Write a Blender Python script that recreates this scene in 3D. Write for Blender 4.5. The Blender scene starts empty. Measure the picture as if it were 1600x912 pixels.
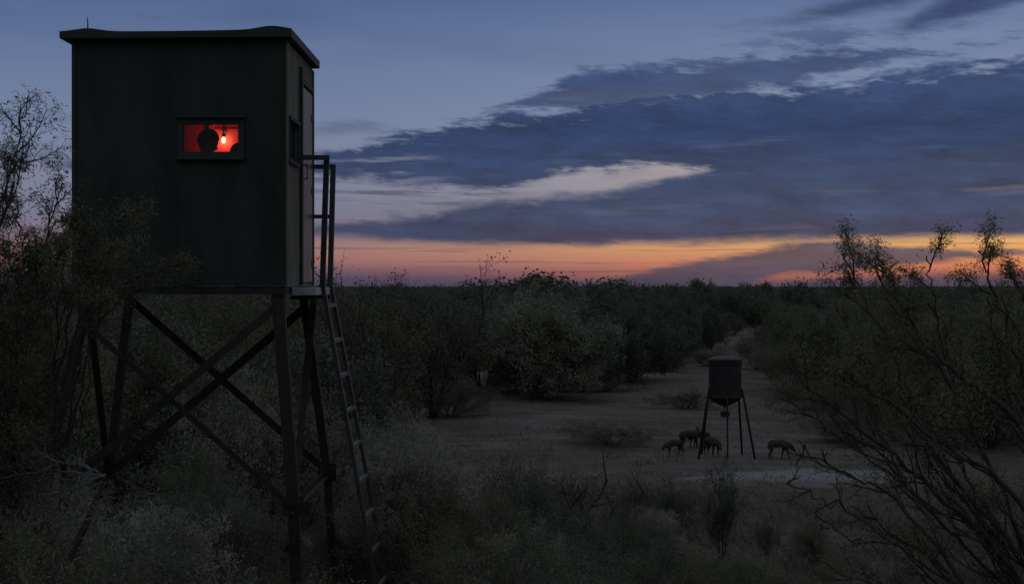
import bpy, bmesh, math, random
import numpy as np
from mathutils import Vector, Matrix
R = math.radians
C = bpy.context.scene.collection
scene = bpy.context.scene

# ------------------------------------------------------------------ camera
F = 2500.0                       # focal length in pixels of a 1600 px wide frame
HZ = 447.0                       # image row of the horizon
EYE = 3.0
cam_d = bpy.data.cameras.new('camera')
cam = bpy.data.objects.new('camera', cam_d); C.objects.link(cam)
cam_d.sensor_width = 36.0
cam_d.lens = 36.0 * F / 1600.0
cam_d.clip_start = 0.1; cam_d.clip_end = 20000
cam.location = (0, 0, EYE)
cam.rotation_euler = (R(90) - math.atan((456 - HZ) / F), 0, 0)
scene.camera = cam
scene.view_settings.view_transform = 'Standard'
scene.view_settings.look = 'None'
scene.view_settings.exposure = 0.0
scene.view_settings.gamma = 1.0
scene.render.engine = 'CYCLES'
scene.cycles.max_bounces = 5
scene.cycles.diffuse_bounces = 3
scene.cycles.transparent_max_bounces = 6
scene.cycles.use_denoising = True
try: scene.cycles.denoiser = 'OPENIMAGEDENOISE'
except Exception: pass

# ------------------------------------------------------------------ node helpers
def lin(c):
    return tuple(((v / 255.0) / 12.92 if v / 255.0 <= 0.04045 else ((v / 255.0 + 0.055) / 1.055) ** 2.4) for v in c) + (1.0,)

class S:
    """a node socket with arithmetic"""
    def __init__(s, nt, sock): s.nt, s.s = nt, sock
    def _m(s, op, *a, clamp=False):
        n = s.nt.nodes.new('ShaderNodeMath'); n.operation = op; n.use_clamp = clamp
        for i, v in enumerate((s,) + a):
            if isinstance(v, S): s.nt.links.new(v.s, n.inputs[i])
            else: n.inputs[i].default_value = float(v)
        return S(s.nt, n.outputs[0])
    def __add__(s, o): return s._m('ADD', o)
    def __radd__(s, o): return s._m('ADD', o)
    def __sub__(s, o): return s._m('SUBTRACT', o)
    def __rsub__(s, o): return (s * -1.0) + o
    def __mul__(s, o): return s._m('MULTIPLY', o)
    def __rmul__(s, o): return s._m('MULTIPLY', o)
    def __truediv__(s, o): return s._m('DIVIDE', o)
    def max(s, o): return s._m('MAXIMUM', o)
    def min(s, o): return s._m('MINIMUM', o)
    def pow(s, o): return s._m('POWER', o)
    def abs(s): return s._m('ABSOLUTE')
    def step(s, lo, hi):
        n = s.nt.nodes.new('ShaderNodeMapRange'); n.interpolation_type = 'SMOOTHSTEP'
        s.nt.links.new(s.s, n.inputs['Value'])
        n.inputs['From Min'].default_value = lo; n.inputs['From Max'].default_value = hi
        return S(s.nt, n.outputs[0])
    def ramp(s, lo, hi):
        n = s.nt.nodes.new('ShaderNodeMapRange')
        s.nt.links.new(s.s, n.inputs['Value'])
        n.inputs['From Min'].default_value = lo; n.inputs['From Max'].default_value = hi
        return S(s.nt, n.outputs[0])

def combine(nt, x, y, z=0.0):
    n = nt.nodes.new('ShaderNodeCombineXYZ')
    for i, v in enumerate((x, y, z)):
        if isinstance(v, S): nt.links.new(v.s, n.inputs[i])
        else: n.inputs[i].default_value = v
    return n.outputs[0]
def noise(nt, vec, scale=1.0, detail=4.0, rough=0.55, dist=0.0):
    n = nt.nodes.new('ShaderNodeTexNoise')
    if vec is not None: nt.links.new(vec, n.inputs['Vector'])
    n.inputs['Scale'].default_value = scale; n.inputs['Detail'].default_value = detail
    n.inputs['Roughness'].default_value = rough; n.inputs['Distortion'].default_value = dist
    return S(nt, n.outputs['Fac'])
def mixc(nt, fac, a, b, mode='MIX'):
    n = nt.nodes.new('ShaderNodeMix'); n.data_type = 'RGBA'; n.blend_type = mode
    for sock, v in ((n.inputs['Factor'], fac), (n.inputs[6], a), (n.inputs[7], b)):
        if isinstance(v, S): nt.links.new(v.s, sock)
        elif isinstance(v, bpy.types.NodeSocket): nt.links.new(v, sock)
        elif isinstance(v, (int, float)): sock.default_value = v
        else: sock.default_value = v if len(v) == 4 else tuple(v) + (1.0,)
    return n.outputs[2]
def cramp(nt, fac, stops, interp='LINEAR'):
    n = nt.nodes.new('ShaderNodeValToRGB'); n.color_ramp.interpolation = interp
    e = n.color_ramp.elements
    while len(e) > 1: e.remove(e[-1])
    e[0].position = stops[0][0]; e[0].color = stops[0][1]
    for p, c in stops[1:]:
        k = e.new(p); k.color = c
    nt.links.new(fac.s, n.inputs[0])
    return n.outputs[0]

# ------------------------------------------------------------------ dusk sky
SKY_GAIN = 1.0
world = bpy.data.worlds.new('World'); scene.world = world
world.use_nodes = True
nt = world.node_tree; nt.nodes.clear()
out = nt.nodes.new('ShaderNodeOutputWorld')
bg = nt.nodes.new('ShaderNodeBackground'); nt.links.new(bg.outputs[0], out.inputs[0])
tc = nt.nodes.new('ShaderNodeTexCoord'); sp = nt.nodes.new('ShaderNodeSeparateXYZ')
nt.links.new(tc.outputs['Generated'], sp.inputs[0])
dx, dy, dz = (S(nt, sp.outputs[i]) for i in range(3))
az = dx._m('ARCTAN2', dy)                       # 0 straight ahead, + to the right
el = dz._m('ARCSINE')
def A(px): return math.atan((px - 800) / F)
def E(py): return math.atan((HZ - py) / F)
A0, A1, E1 = -0.34, 0.40, 0.24                  # range the cloud curves cover
def curve(pts):
    """elevation of a cloud edge as a function of azimuth, from (column, row) pairs"""
    n = nt.nodes.new('ShaderNodeFloatCurve')
    t = az.ramp(A0, A1); nt.links.new(t.s, n.inputs['Value'])
    cm = n.mapping; c = cm.curves[0]
    P = [((A(x) - A0) / (A1 - A0), (E(y)) / E1) for x, y in pts]
    c.points[0].location = P[0]; c.points[1].location = P[-1]
    for p in P[1:-1]: c.points.new(*p)
    for p in c.points: p.handle_type = 'AUTO'
    cm.use_clip = False; cm.extend = 'HORIZONTAL'; cm.update()
    return S(nt, n.outputs[0]) * E1

# clear sky: by elevation, warm side to the right
def stops(lst, top=0.6): return [(min(1.0, (E(y) if y is not None else v) / top) ** 0.5, lin(c)) for y, v, c in lst]
t_el = (el.max(0.0) * (1 / 0.6)).pow(0.5)
warm = cramp(nt, t_el, stops([(447, 0, (100, 78, 92)), (441, 0, (122, 84, 92)), (432, 0, (188, 108, 84)), (410, 0, (224, 138, 88)),
     (380, 0, (244, 182, 104)), (362, 0, (205, 165, 130)), (330, 0, (158, 146, 148)), (270, 0, (192, 174, 164)), (220, 0, (143, 152, 172)),
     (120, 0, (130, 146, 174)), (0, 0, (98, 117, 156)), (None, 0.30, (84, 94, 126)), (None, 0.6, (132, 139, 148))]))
cool = cramp(nt, t_el, stops([(447, 0, (66, 68, 90)), (434, 0, (74, 70, 92)), (422, 0, (110, 86, 100)), (408, 0, (150, 108, 108)), (388, 0, (154, 116, 114)),
     (372, 0, (130, 112, 126)), (340, 0, (118, 118, 138)), (270, 0, (124, 131, 154)), (180, 0, (113, 128, 158)),
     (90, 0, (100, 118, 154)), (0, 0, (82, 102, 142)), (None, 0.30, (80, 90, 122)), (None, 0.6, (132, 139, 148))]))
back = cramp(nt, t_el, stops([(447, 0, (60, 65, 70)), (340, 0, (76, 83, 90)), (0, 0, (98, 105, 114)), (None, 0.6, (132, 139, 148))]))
side = cramp(nt, az.ramp(-0.35, 0.45), [(0.0, (0, 0, 0, 1)), (0.30, (0.04, 0.04, 0.04, 1)), (0.42, (0.22, 0.22, 0.22, 1)), (0.55, (0.55, 0.55, 0.55, 1)), (0.95, (1, 1, 1, 1))])
side_v = S(nt, side)
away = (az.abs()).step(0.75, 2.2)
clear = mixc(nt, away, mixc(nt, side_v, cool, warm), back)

# clouds: long banks with ragged wind-drawn edges
warp = noise(nt, combine(nt, az * 9.0, el * 26.0, 3.1), 1.0, 3, 0.5)
def streak(kx, ky, seed, detail=5.0, rough=0.6):
    return noise(nt, combine(nt, az * kx + warp * 0.9 + el * (kx * 0.9), el * ky + warp * 1.4, seed), 1.0, detail, rough)
rag = streak(30, 130, 1.7); rag2 = streak(70, 260, 8.3); fine = streak(130, 620, 5.5, 3)
body = streak(9, 60, 12.0)
wob = (rag - 0.52) * 0.030 + (rag2 - 0.5) * 0.022
wob2 = (streak(24, 110, 21.0) - 0.5) * 0.034 + (fine - 0.5) * 0.008
def band(up, lo, soft=0.0035, wu=1.0, wl=1.0):
    u = (curve(up) - el + wob * wu).step(-soft, soft * 1.6)
    l = (el - curve(lo) + wob2 * wl).step(-soft, soft * 1.2)
    return u * l
main = band([(300, 262), (480, 246), (560, 226), (650, 204), (760, 180), (880, 166), (1000, 150), (1200, 138), (1330, 134), (1450, 118), (1600, 100), (1900, 70)],
            [(300, 262), (480, 268), (560, 280), (640, 291), (720, 299), (795, 294), (850, 282), (900, 270), (960, 259), (1040, 260), (1110, 272), (1150, 300), (1250, 320), (1600, 340), (1900, 350)], wl=0.9)
upper = band([(300, 240), (700, 196), (780, 168), (840, 138), (900, 112), (980, 102), (1080, 97), (1200, 90), (1290, 80), (1380, 84), (1500, 96), (1600, 120), (1900, 150)],
             [(300, 238), (700, 192), (790, 172), (900, 172), (1020, 172), (1150, 150), (1260, 132), (1370, 112), (1500, 108), (1600, 118), (1900, 140)], wu=0.8, wl=0.8)
lower = band([(300, 364), (480, 352), (560, 342), (660, 332), (760, 313), (850, 307), (920, 298), (980, 290), (1040, 278), (1090, 266), (1230, 240), (1400, 250), (1900, 240)],
             [(300, 366), (480, 366), (560, 372), (660, 379), (760, 384), (900, 384), (1010, 380), (1120, 380), (1200, 376), (1300, 375), (1500, 372), (1600, 370), (1900, 362)], wu=0.4, wl=0.25)
horizon = band([(300, 450), (860, 446), (930, 436), (1000, 424), (1060, 410), (1120, 400), (1190, 388), (1250, 378), (1320, 376), (1400, 387), (1500, 392), (1600, 392), (1900, 396)],
               [(300, 460), (900, 462), (1050, 460), (1150, 452), (1200, 434), (1320, 424), (1420, 414), (1520, 407), (1600, 402), (1900, 404)], soft=0.0022, wu=0.3, wl=0.25)
hor2 = band([(300, 470), (1180, 450), (1240, 437), (1350, 432), (1500, 426), (1600, 424), (1900, 420)], [(300, 480), (1900, 480)], soft=0.0022, wu=0.18, wl=0.2)
shreds = band([(300, 250), (480, 262), (620, 280), (740, 290), (800, 292), (900, 300), (1900, 300)], [(300, 258), (480, 270), (640, 296), (760, 299), (860, 300), (1900, 300)], wu=0.7, wl=0.7) * 0.85
top1 = band([(300, 40), (1140, 44), (1230, 26), (1320, 4), (1400, -20), (1600, -70), (1900, -120)], [(300, 36), (1140, 40), (1240, 42), (1340, 34), (1420, 22), (1500, 6), (1600, -12), (1900, -60)], soft=0.005, wu=0.35, wl=0.4)
top2 = band([(300, 62), (1330, 62), (1400, 48), (1450, 18), (1540, -16), (1600, -40), (1900, -120)], [(300, 58), (1330, 60), (1400, 62), (1470, 54), (1540, 42), (1600, 24), (1900, -20)], soft=0.005, wu=0.35, wl=0.5) * 0.95
inner = band([(300, 290), (900, 286), (960, 272), (1040, 268), (1120, 274), (1900, 290)], [(300, 286), (900, 284), (960, 279), (1040, 276), (1120, 276), (1900, 284)], soft=0.004, wu=0.25, wl=0.25) * 0.40
wisp = band([(200, 60), (330, 34), (400, 14), (480, 22), (520, 36), (620, 60), (1900, 80)], [(200, 60), (330, 42), (400, 42), (480, 42), (540, 40), (620, 66), (1900, 90)], soft=0.012, wu=0.25, wl=0.25) * 0.55
wisp2 = band([(200, 90), (640, 84), (720, 68), (780, 64), (820, 72), (900, 90), (1900, 80)], [(200, 90), (640, 84), (720, 76), (780, 74), (820, 76), (900, 96), (1900, 90)], soft=0.008, wu=0.35, wl=0.35) * 0.45
veil = band([(200, 250), (480, 240), (640, 232), (860, 240), (960, 262), (1900, 262)], [(200, 270), (480, 304), (640, 318), (780, 312), (880, 270), (960, 262), (1900, 262)], soft=0.010, wu=0.9, wl=0.9) * (streak(10, 190, 44.0, 5, 0.62).step(0.47, 0.58)) * 0.75
slit = band([(300, 196), (480, 200), (540, 190), (620, 206), (700, 214), (1900, 210)], [(300, 200), (480, 206), (540, 206), (620, 212), (700, 215), (1900, 216)], soft=0.005, wu=0.45, wl=0.45) * 0.6
# broken light veins running through the banks
veins = ((streak(11, 120, 33.0, 4, 0.55)).step(0.56, 0.74)) * 0.15 + ((streak(16, 190, 71.0, 4, 0.6)).step(0.52, 0.66)) * (az.step(-0.02, -0.08)) * (el.step(E(325), E(290))) * (el.step(E(180), E(225))) * 0.55
fade_side = (az.abs()).step(1.5, 0.9)
cl = main
for b in (upper * (0.62 + body * 0.55).min(1.0), lower, horizon * 0.92, hor2 * 0.8, shreds, top1 * 0.85, top2, wisp, wisp2, slit, veil, inner):
    cl = cl.max(b)
scud = ((rag * 0.6 + body * 0.4).step(0.47, 0.60)) * ((az).step(0.06, 0.22)) * (el.step(E(190), E(120))) * (el.step(E(20), E(70))) * 0.75
cl = cl.max(scud)
thread = (streak(7, 330, 55.0, 4, 0.55).step(0.54, 0.68)) * (el.step(E(436), E(428))) * (el.step(E(372), E(384))) * 0.55
cl = cl.max(thread)
cl = cl * (1.0 - veins * (el.step(E(390), E(380)))) * (0.90 + body * 0.12)
cl = cl.min(1.0) * fade_side
ccol = cramp(nt, t_el, stops([(447, 0, (72, 69, 88)), (400, 0, (76, 74, 90)), (375, 0, (60, 65, 92)), (330, 0, (62, 71, 98)), (290, 0, (54, 67, 98)),
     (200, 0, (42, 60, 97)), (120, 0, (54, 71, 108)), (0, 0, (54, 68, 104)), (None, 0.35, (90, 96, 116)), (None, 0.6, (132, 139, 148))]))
shade = ((body - 0.5) * 1.1 + (rag - 0.5) * 1.0 + (fine - 0.5) * 0.35 + 1.02).max(0.6)
ccol2 = mixc(nt, 1.0, ccol, combine(nt, shade, shade, shade), 'MULTIPLY')
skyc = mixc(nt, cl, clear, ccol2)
# below the horizon: dark land colour (never seen, hidden by the ground)
skyc = mixc(nt, (el).step(0.0, -0.01), skyc, (0.01, 0.01, 0.011, 1))
# a faint share of the physical sky, sun just below the horizon on the right
nish = nt.nodes.new('ShaderNodeTexSky'); nish.sky_type = 'NISHITA'; nish.sun_disc = False
nish.sun_elevation = R(-2.0); nish.sun_rotation = R(28)
addn = mixc(nt, 0.004, skyc, nish.outputs[0], 'ADD')
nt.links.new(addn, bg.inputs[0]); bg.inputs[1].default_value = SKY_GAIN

# last glow of the sunk sun, far right of the frame
sun_d = bpy.data.lights.new('sun', 'SUN'); sun = bpy.data.objects.new('sun', sun_d); C.objects.link(sun)
sun_d.energy = 0.035; sun_d.angle = R(20); sun_d.color = (1.0, 0.72, 0.5)
sd = Vector((math.sin(R(40)) * math.cos(R(5)), math.cos(R(40)) * math.cos(R(5)), math.sin(R(5))))
sun.rotation_euler = sd.to_track_quat('Z', 'Y').to_euler()
sun.location = (60, 80, 30)

# ------------------------------------------------------------------ materials
def mat(name, col, rough=0.8, var=0.25, scale=6.0, spec=0.3, bump=0.0, metallic=0.0, stretch=(1, 1, 1), col2=None, bscale=None):
    m = bpy.data.materials.new(name); m.use_nodes = True; t = m.node_tree
    b = t.nodes['Principled BSDF']
    tcn = t.nodes.new('ShaderNodeTexCoord'); mp = t.nodes.new('ShaderNodeMapping'); mp.inputs['Scale'].default_value = stretch
    t.links.new(tcn.outputs['Object'], mp.inputs[0])
    f = noise(t, mp.outputs[0], scale, 6, 0.6)
    c1 = tuple(v * (1 - var) for v in col) + (1,); c2 = (tuple(min(1, v * (1 + var)) for v in col) if col2 is None else col2) + (1,)
    t.links.new(mixc(t, f.ramp(0.3, 0.7), c1, c2), b.inputs['Base Color'])
    b.inputs['Roughness'].default_value = rough; b.inputs['Specular IOR Level'].default_value = spec
    b.inputs['Metallic'].default_value = metallic
    if bump:
        f2 = noise(t, mp.outputs[0], bscale or scale * 3, 5, 0.6)
        bn = t.nodes.new('ShaderNodeBump'); bn.inputs['Strength'].default_value = bump; bn.inputs['Distance'].default_value = 0.02
        t.links.new(f2.s, bn.inputs['Height']); t.links.new(bn.outputs[0], b.inputs['Normal'])
    return m
def leafmat(name, dark, light, trans=0.25, nscale=1.6):
    m = bpy.data.materials.new(name); m.use_nodes = True; t = m.node_tree
    b = t.nodes['Principled BSDF']
    tcn = t.nodes.new('ShaderNodeTexCoord'); g = t.nodes.new('ShaderNodeNewGeometry'); oi = t.nodes.new('ShaderNodeObjectInfo')
    n1 = noise(t, tcn.outputs['Object'], nscale, 3, 0.6)
    fac = (n1.ramp(0.32, 0.68) * 0.55 + S(t, g.outputs['Random Per Island']) * 0.35 + S(t, oi.outputs['Random']) * 0.25 - 0.08).max(0).min(1)
    c = mixc(t, fac, tuple(dark) + (1,), tuple(light) + (1,))
    t.links.new(c, b.inputs['Base Color']); b.inputs['Roughness'].default_value = 0.7; b.inputs['Specular IOR Level'].default_value = 0.25
    tr = t.nodes.new('ShaderNodeBsdfTranslucent'); t.links.new(c, tr.inputs[0])
    mx = t.nodes.new('ShaderNodeMixShader'); mx.inputs[0].default_value = trans
    t.links.new(b.outputs[0], mx.inputs[1]); t.links.new(tr.outputs[0], mx.inputs[2])
    t.links.new(mx.outputs[0], t.nodes['Material Output'].inputs[0])
    return m
M = {}
M['green'] = mat('green_painted_plywood', (0.027, 0.036, 0.031), 0.68, 0.32, 2.4, 0.25, 0.12, stretch=(2.2, 1, 0.45), bscale=40)
M['green_trim'] = mat('green_painted_trim', (0.034, 0.044, 0.040), 0.7, 0.2, 5)
M['roof'] = mat('dark_roof_sheet', (0.030, 0.034, 0.038), 0.6, 0.3, 3, 0.3, 0.15)
M['ply'] = mat('weathered_plywood', (0.165, 0.160, 0.135), 0.9, 0.4, 3.5, 0.15, 0.25, stretch=(2, 2, 0.35), bscale=30)
M['door'] = mat('weathered_door_panel', (0.22, 0.215, 0.20), 0.42, 0.35, 4, 0.35, 0.15, stretch=(2, 2, 0.4))
M['inner'] = mat('bare_plywood_lining', (0.45, 0.42, 0.40), 0.9, 0.2, 4, 0.1)
M['black'] = mat('black_cloth', (0.010, 0.010, 0.011), 0.95, 0.2, 4, 0.1)
M['steel'] = mat('rusty_dark_steel', (0.018, 0.018, 0.019), 0.65, 0.45, 9, 0.35, 0.3, col2=(0.038, 0.031, 0.029))
M['rail'] = mat('scuffed_ladder_steel', (0.032, 0.032, 0.034), 0.5, 0.4, 12, 0.5, 0.2)
M['rung'] = mat('worn_bare_rung', (0.085, 0.087, 0.09), 0.45, 0.3, 12, 0.5)
M['plate'] = mat('galvanised_step_plate', (0.34, 0.36, 0.40), 0.5, 0.25, 10, 0.5)
M['drum'] = mat('dark_drum_paint', (0.010, 0.011, 0.014), 0.5, 0.4, 5, 0.3, 0.08, col2=(0.032, 0.028, 0.028))
M['funnel'] = mat('dark_funnel_metal', (0.018, 0.018, 0.020), 0.6, 0.3, 6)
M['galv'] = mat('spinner_metal', (0.20, 0.20, 0.21), 0.5, 0.3, 12, 0.5)
M['hide'] = mat('bristly_brown_hide', (0.060, 0.050, 0.042), 0.95, 0.45, 14, 0.1, 0.4)
M['skin'] = mat('skin', (0.36, 0.22, 0.16), 0.6, 0.05, 5)
M['hair'] = mat('dark_hair', (0.012, 0.010, 0.009), 0.85, 0.3, 30, 0.2, 0.5)
M['coat'] = mat('dark_hunting_coat', (0.035, 0.038, 0.028), 0.95, 0.4, 8, 0.1)
M['bag'] = mat('dark_bag_cloth', (0.03, 0.03, 0.045), 0.95, 0.3, 8, 0.1)
M['bark'] = mat('dark_mesquite_bark', (0.060, 0.052, 0.046), 0.95, 0.4, 14, 0.1, 0.4, stretch=(1, 1, 0.4))
M['twig'] = mat('grey_dry_twig', (0.15, 0.14, 0.125), 0.95, 0.4, 10, 0.1)
M['deadwood'] = mat('bleached_dead_wood', (0.17, 0.175, 0.19), 0.9, 0.3, 12, 0.1)
M['leaf_mesq'] = leafmat('mesquite_leaf', (0.048, 0.054, 0.034), (0.190, 0.188, 0.110))
M['leaf_dark'] = leafmat('dark_thornscrub_leaf', (0.040, 0.050, 0.040), (0.160, 0.175, 0.130))
M['leaf_olive'] = leafmat('olive_brush_leaf', (0.055, 0.064, 0.044), (0.225, 0.230, 0.150))
M['leaf_sage'] = leafmat('grey_green_sage_leaf', (0.105, 0.115, 0.080), (0.37, 0.375, 0.28))
M['leaf_pale'] = leafmat('dry_pale_leaf', (0.11, 0.115, 0.09), (0.42, 0.41, 0.33))
M['grass'] = leafmat('dry_grass_blade', (0.050, 0.050, 0.038), (0.21, 0.195, 0.150), 0.2, 0.4)

def ground_material():
    m = bpy.data.materials.new('bare_dirt_and_litter'); m.use_nodes = True; t = m.node_tree; b = t.nodes['Principled BSDF']
    tcn = t.nodes.new('ShaderNodeTexCoord'); s3 = t.nodes.new('ShaderNodeSeparateXYZ'); t.links.new(tcn.outputs['Object'], s3.inputs[0])
    x, y = S(t, s3.outputs[0]), S(t, s3.outputs[1])
    v = tcn.outputs['Object']
    n_big = noise(t, v, 0.12, 4, 0.55); n_mid = noise(t, v, 0.7, 5, 0.65); n_sm = noise(t, v, 5.0, 6, 0.7); n_xs = noise(t, v, 28.0, 4, 0.7)
    tracks = noise(t, combine(t, x * 0.35, y * 1.6, 0), 1.0, 6, 0.65)
    dirt = mixc(t, n_mid.ramp(0.3, 0.7), (0.135, 0.108, 0.098, 1), (0.235, 0.192, 0.180, 1))
    dirt = mixc(t, tracks.ramp(0.42, 0.62) * 0.6, dirt, (0.085, 0.074, 0.068, 1))
    dirt = mixc(t, noise(t, v, 0.33, 5, 0.6).ramp(0.50, 0.68) * 0.7, dirt, (0.075, 0.068, 0.058, 1))
    dirt = mixc(t, n_sm.ramp(0.55, 0.75) * 0.55, dirt, (0.29, 0.265, 0.25, 1))
    dirt = mixc(t, n_xs.ramp(0.50, 0.64) * 0.75, dirt, (0.050, 0.046, 0.042, 1))
    vo = t.nodes.new('ShaderNodeTexVoronoi'); vo.inputs['Scale'].default_value = 2.4; t.links.new(v, vo.inputs['Vector'])
    dirt = mixc(t, S(t, vo.outputs['Distance']).step(0.22, 0.08) * noise(t, v, 0.5, 3).step(0.48, 0.6) * 0.7, dirt, (0.055, 0.048, 0.043, 1))
    # pale caliche worn bare to the right of the feeder
    cx = ((x - 4.7) / 2.2); cy = ((y - 24.6) / 1.5)
    cal = 1.0 - (cx * cx + cy * cy).pow(0.5)
    dirt = mixc(t, (cal + (n_mid - 0.5) * 1.4).step(-0.05, 0.45) * 0.75, dirt, (0.28, 0.285, 0.305, 1))
    # leaf litter and dry grass outside the clearing
    litter = mixc(t, n_sm.ramp(0.3, 0.7), (0.050, 0.047, 0.036, 1), (0.150, 0.136, 0.105, 1))
    e1 = (y - 23.2 + (n_mid - 0.5) * 3.0).step(-0.6, 1.6)
    lx = x + 3.2 + (n_mid - 0.5) * 2.2; rx = (y * 0.165) + 2.2 - x + (n_mid - 0.5) * 3.0
    clearing = e1 * lx.step(-0.8, 0.8) * rx.step(-0.8, 0.8) * (y + (n_big - 0.5) * 30).step(135, 95)
    t.links.new(mixc(t, clearing, litter, dirt), b.inputs['Base Color'])
    b.inputs['Roughness'].default_value = 1.0; b.inputs['Specular IOR Level'].default_value = 0.1
    bn = t.nodes.new('ShaderNodeBump'); bn.inputs['Strength'].default_value = 0.9; bn.inputs['Distance'].default_value = 0.10
    t.links.new((n_sm * 0.6 + tracks * 0.7 + n_xs * 0.25).s, bn.inputs['Height']); t.links.new(bn.outputs[0], b.inputs['Normal'])
    return m
M['ground'] = ground_material()

# ------------------------------------------------------------------ mesh helpers
def tag(o, label=None, cat=None, group=None, kind=None):
    if label: o['label'] = label
    if cat: o['category'] = cat
    if group: o['group'] = group
    if kind: o['kind'] = kind
    return o
def empty(name, loc=(0, 0, 0), rz=0.0, **k):
    o = bpy.data.objects.new(name, None); C.objects.link(o); o.location = loc; o.rotation_euler = (0, 0, rz)
    o.empty_display_size = 0.2
    return tag(o, **k)
class MB:
    def __init__(s): s.bm = bmesh.new()
    def box(s, lo, hi, bevel=0.0):
        x0, y0, z0 = lo; x1, y1, z1 = hi
        vs = [s.bm.verts.new(p) for p in ((x0,y0,z0),(x1,y0,z0),(x1,y1,z0),(x0,y1,z0),(x0,y0,z1),(x1,y0,z1),(x1,y1,z1),(x0,y1,z1))]
        fs = [s.bm.faces.new([vs[i] for i in f]) for f in ((0,3,2,1),(4,5,6,7),(0,1,5,4),(1,2,6,5),(2,3,7,6),(3,0,4,7))]
        if bevel:
            es = list({e for f in fs for e in f.edges})
            bmesh.ops.bevel(s.bm, geom=es, offset=bevel, segments=1, affect='EDGES')
        return s
    def bar(s, p, q, w, h=None, up=(0, 0, 1)):
        """rectangular bar from p to q"""
        h = h or w; p = Vector(p); q = Vector(q); d = (q - p).normalized()
        sx = d.cross(Vector(up))
        if sx.length < 1e-3: sx = d.cross(Vector((0, 1, 0)))
        sx.normalize(); sy = sx.cross(d).normalized()
        vs = []
        for c in (p, q):
            for a, b in ((-1,-1),(1,-1),(1,1),(-1,1)): vs.append(s.bm.verts.new(c + sx * (a * w / 2) + sy * (b * h / 2)))
        for f in ((0,1,2,3),(7,6,5,4),(0,4,5,1),(1,5,6,2),(2,6,7,3),(3,7,4,0)): s.bm.faces.new([vs[i] for i in f])
        return s
    def angle(s, p, q, w, t=0.006, up=(0, 0, 1), flip=1):
        """L-section steel from p to q"""
        p = Vector(p); q = Vector(q); d = (q - p).normalized()
        sx = d.cross(Vector(up))
        if sx.length < 1e-3: sx = d.cross(Vector((0, 1, 0)))
        sx.normalize(); sy = sx.cross(d).normalized() * flip
        prof = [(0,0),(w,0),(w,t),(t,t),(t,w),(0,w)]
        a = [s.bm.verts.new(p + sx * (u - w/2) + sy * (v - w/2)) for u, v in prof]
        b = [s.bm.verts.new(q + sx * (u - w/2) + sy * (v - w/2)) for u, v in prof]
        for i in range(6):
            j = (i + 1) % 6; s.bm.faces.new((a[i], a[j], b[j], b[i]))
        s.bm.faces.new(a[::-1]); s.bm.faces.new(b)
        return s
    def tube(s, pts, rad, n=8, cap=True):
        pts = [Vector(p) for p in pts]; rad = rad if hasattr(rad, '__len__') else [rad] * len(pts)
        rings = []
        for i, p in enumerate(pts):
            d = (pts[min(i+1, len(pts)-1)] - pts[max(i-1, 0)]).normalized()
            a = d.cross(Vector((0, 0, 1)))
            if a.length < 0.05: a = d.cross(Vector((1, 0, 0)))
            a.normalize(); b = a.cross(d)
            rings.append([s.bm.verts.new(p + (a * math.cos(6.28318*k/n) + b * math.sin(6.28318*k/n)) * rad[i]) for k in range(n)])
        for i in range(len(rings)-1):
            for k in range(n): s.bm.faces.new((rings[i][k], rings[i][(k+1)%n], rings[i+1][(k+1)%n], rings[i+1][k]))
        if cap: s.bm.faces.new(rings[0][::-1]); s.bm.faces.new(rings[-1])
        return s
    def lathe(s, prof, c=(0, 0, 0), n=40):
        c = Vector(c); rings = []
        for r, z in prof:
            rings.append([s.bm.verts.new(c + Vector((r*math.cos(6.28318*k/n), r*math.sin(6.28318*k/n), z))) for k in range(n)] if r > 1e-5 else [s.bm.verts.new(c + Vector((0, 0, z)))])
        for A_, B_ in zip(rings, rings[1:]):
            for k in range(n):
                if len(A_) == 1: s.bm.faces.new((A_[0], B_[(k+1)%n], B_[k]))
                elif len(B_) == 1: s.bm.faces.new((A_[k], A_[(k+1)%n], B_[0]))
                else: s.bm.faces.new((A_[k], A_[(k+1)%n], B_[(k+1)%n], B_[k]))
        return s
    def build(s, name, m, parent=None, smooth=False, label=None):
        bmesh.ops.recalc_face_normals(s.bm, faces=s.bm.faces)
        me = bpy.data.meshes.new(name); s.bm.to_mesh(me); s.bm.free(); me.materials.append(m)
        if smooth:
            me.polygons.foreach_set('use_smooth', [True] * len(me.polygons))
        o = bpy.data.objects.new(name, me); C.objects.link(o)
        if parent: o.parent = parent
        if label: o['label'] = label
        return o
def np_mesh(name, verts, faces, m, smooth=False):
    verts = np.asarray(verts, np.float32); faces = np.asarray(faces, np.int32); k = faces.shape[1]
    me = bpy.data.meshes.new(name); me.vertices.add(len(verts)); me.vertices.foreach_set('co', verts.ravel())
    me.loops.add(faces.size); me.loops.foreach_set('vertex_index', faces.ravel())
    me.polygons.add(len(faces)); me.polygons.foreach_set('loop_start', np.arange(0, faces.size, k, dtype=np.int32))
    me.polygons.foreach_set('loop_total', np.full(len(faces), k, np.int32))
    if smooth: me.polygons.foreach_set('use_smooth', np.ones(len(faces), bool))
    me.update(calc_edges=True); me.materials.append(m)
    return me
def child(name, me, parent=None):
    o = bpy.data.objects.new(name, me); C.objects.link(o)
    if parent: o.parent = parent
    return o
def copy_tree(o, parent=None):
    c = o.copy(); C.objects.link(c); c.parent = parent
    for ch in list(o.children): copy_tree(ch, c)
    return c
def P(px, py, y):
    """world point seen at (px, py) at depth y"""
    return Vector(((px - 800) / F * y, y, EYE + (HZ - py) / F * y))

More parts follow.
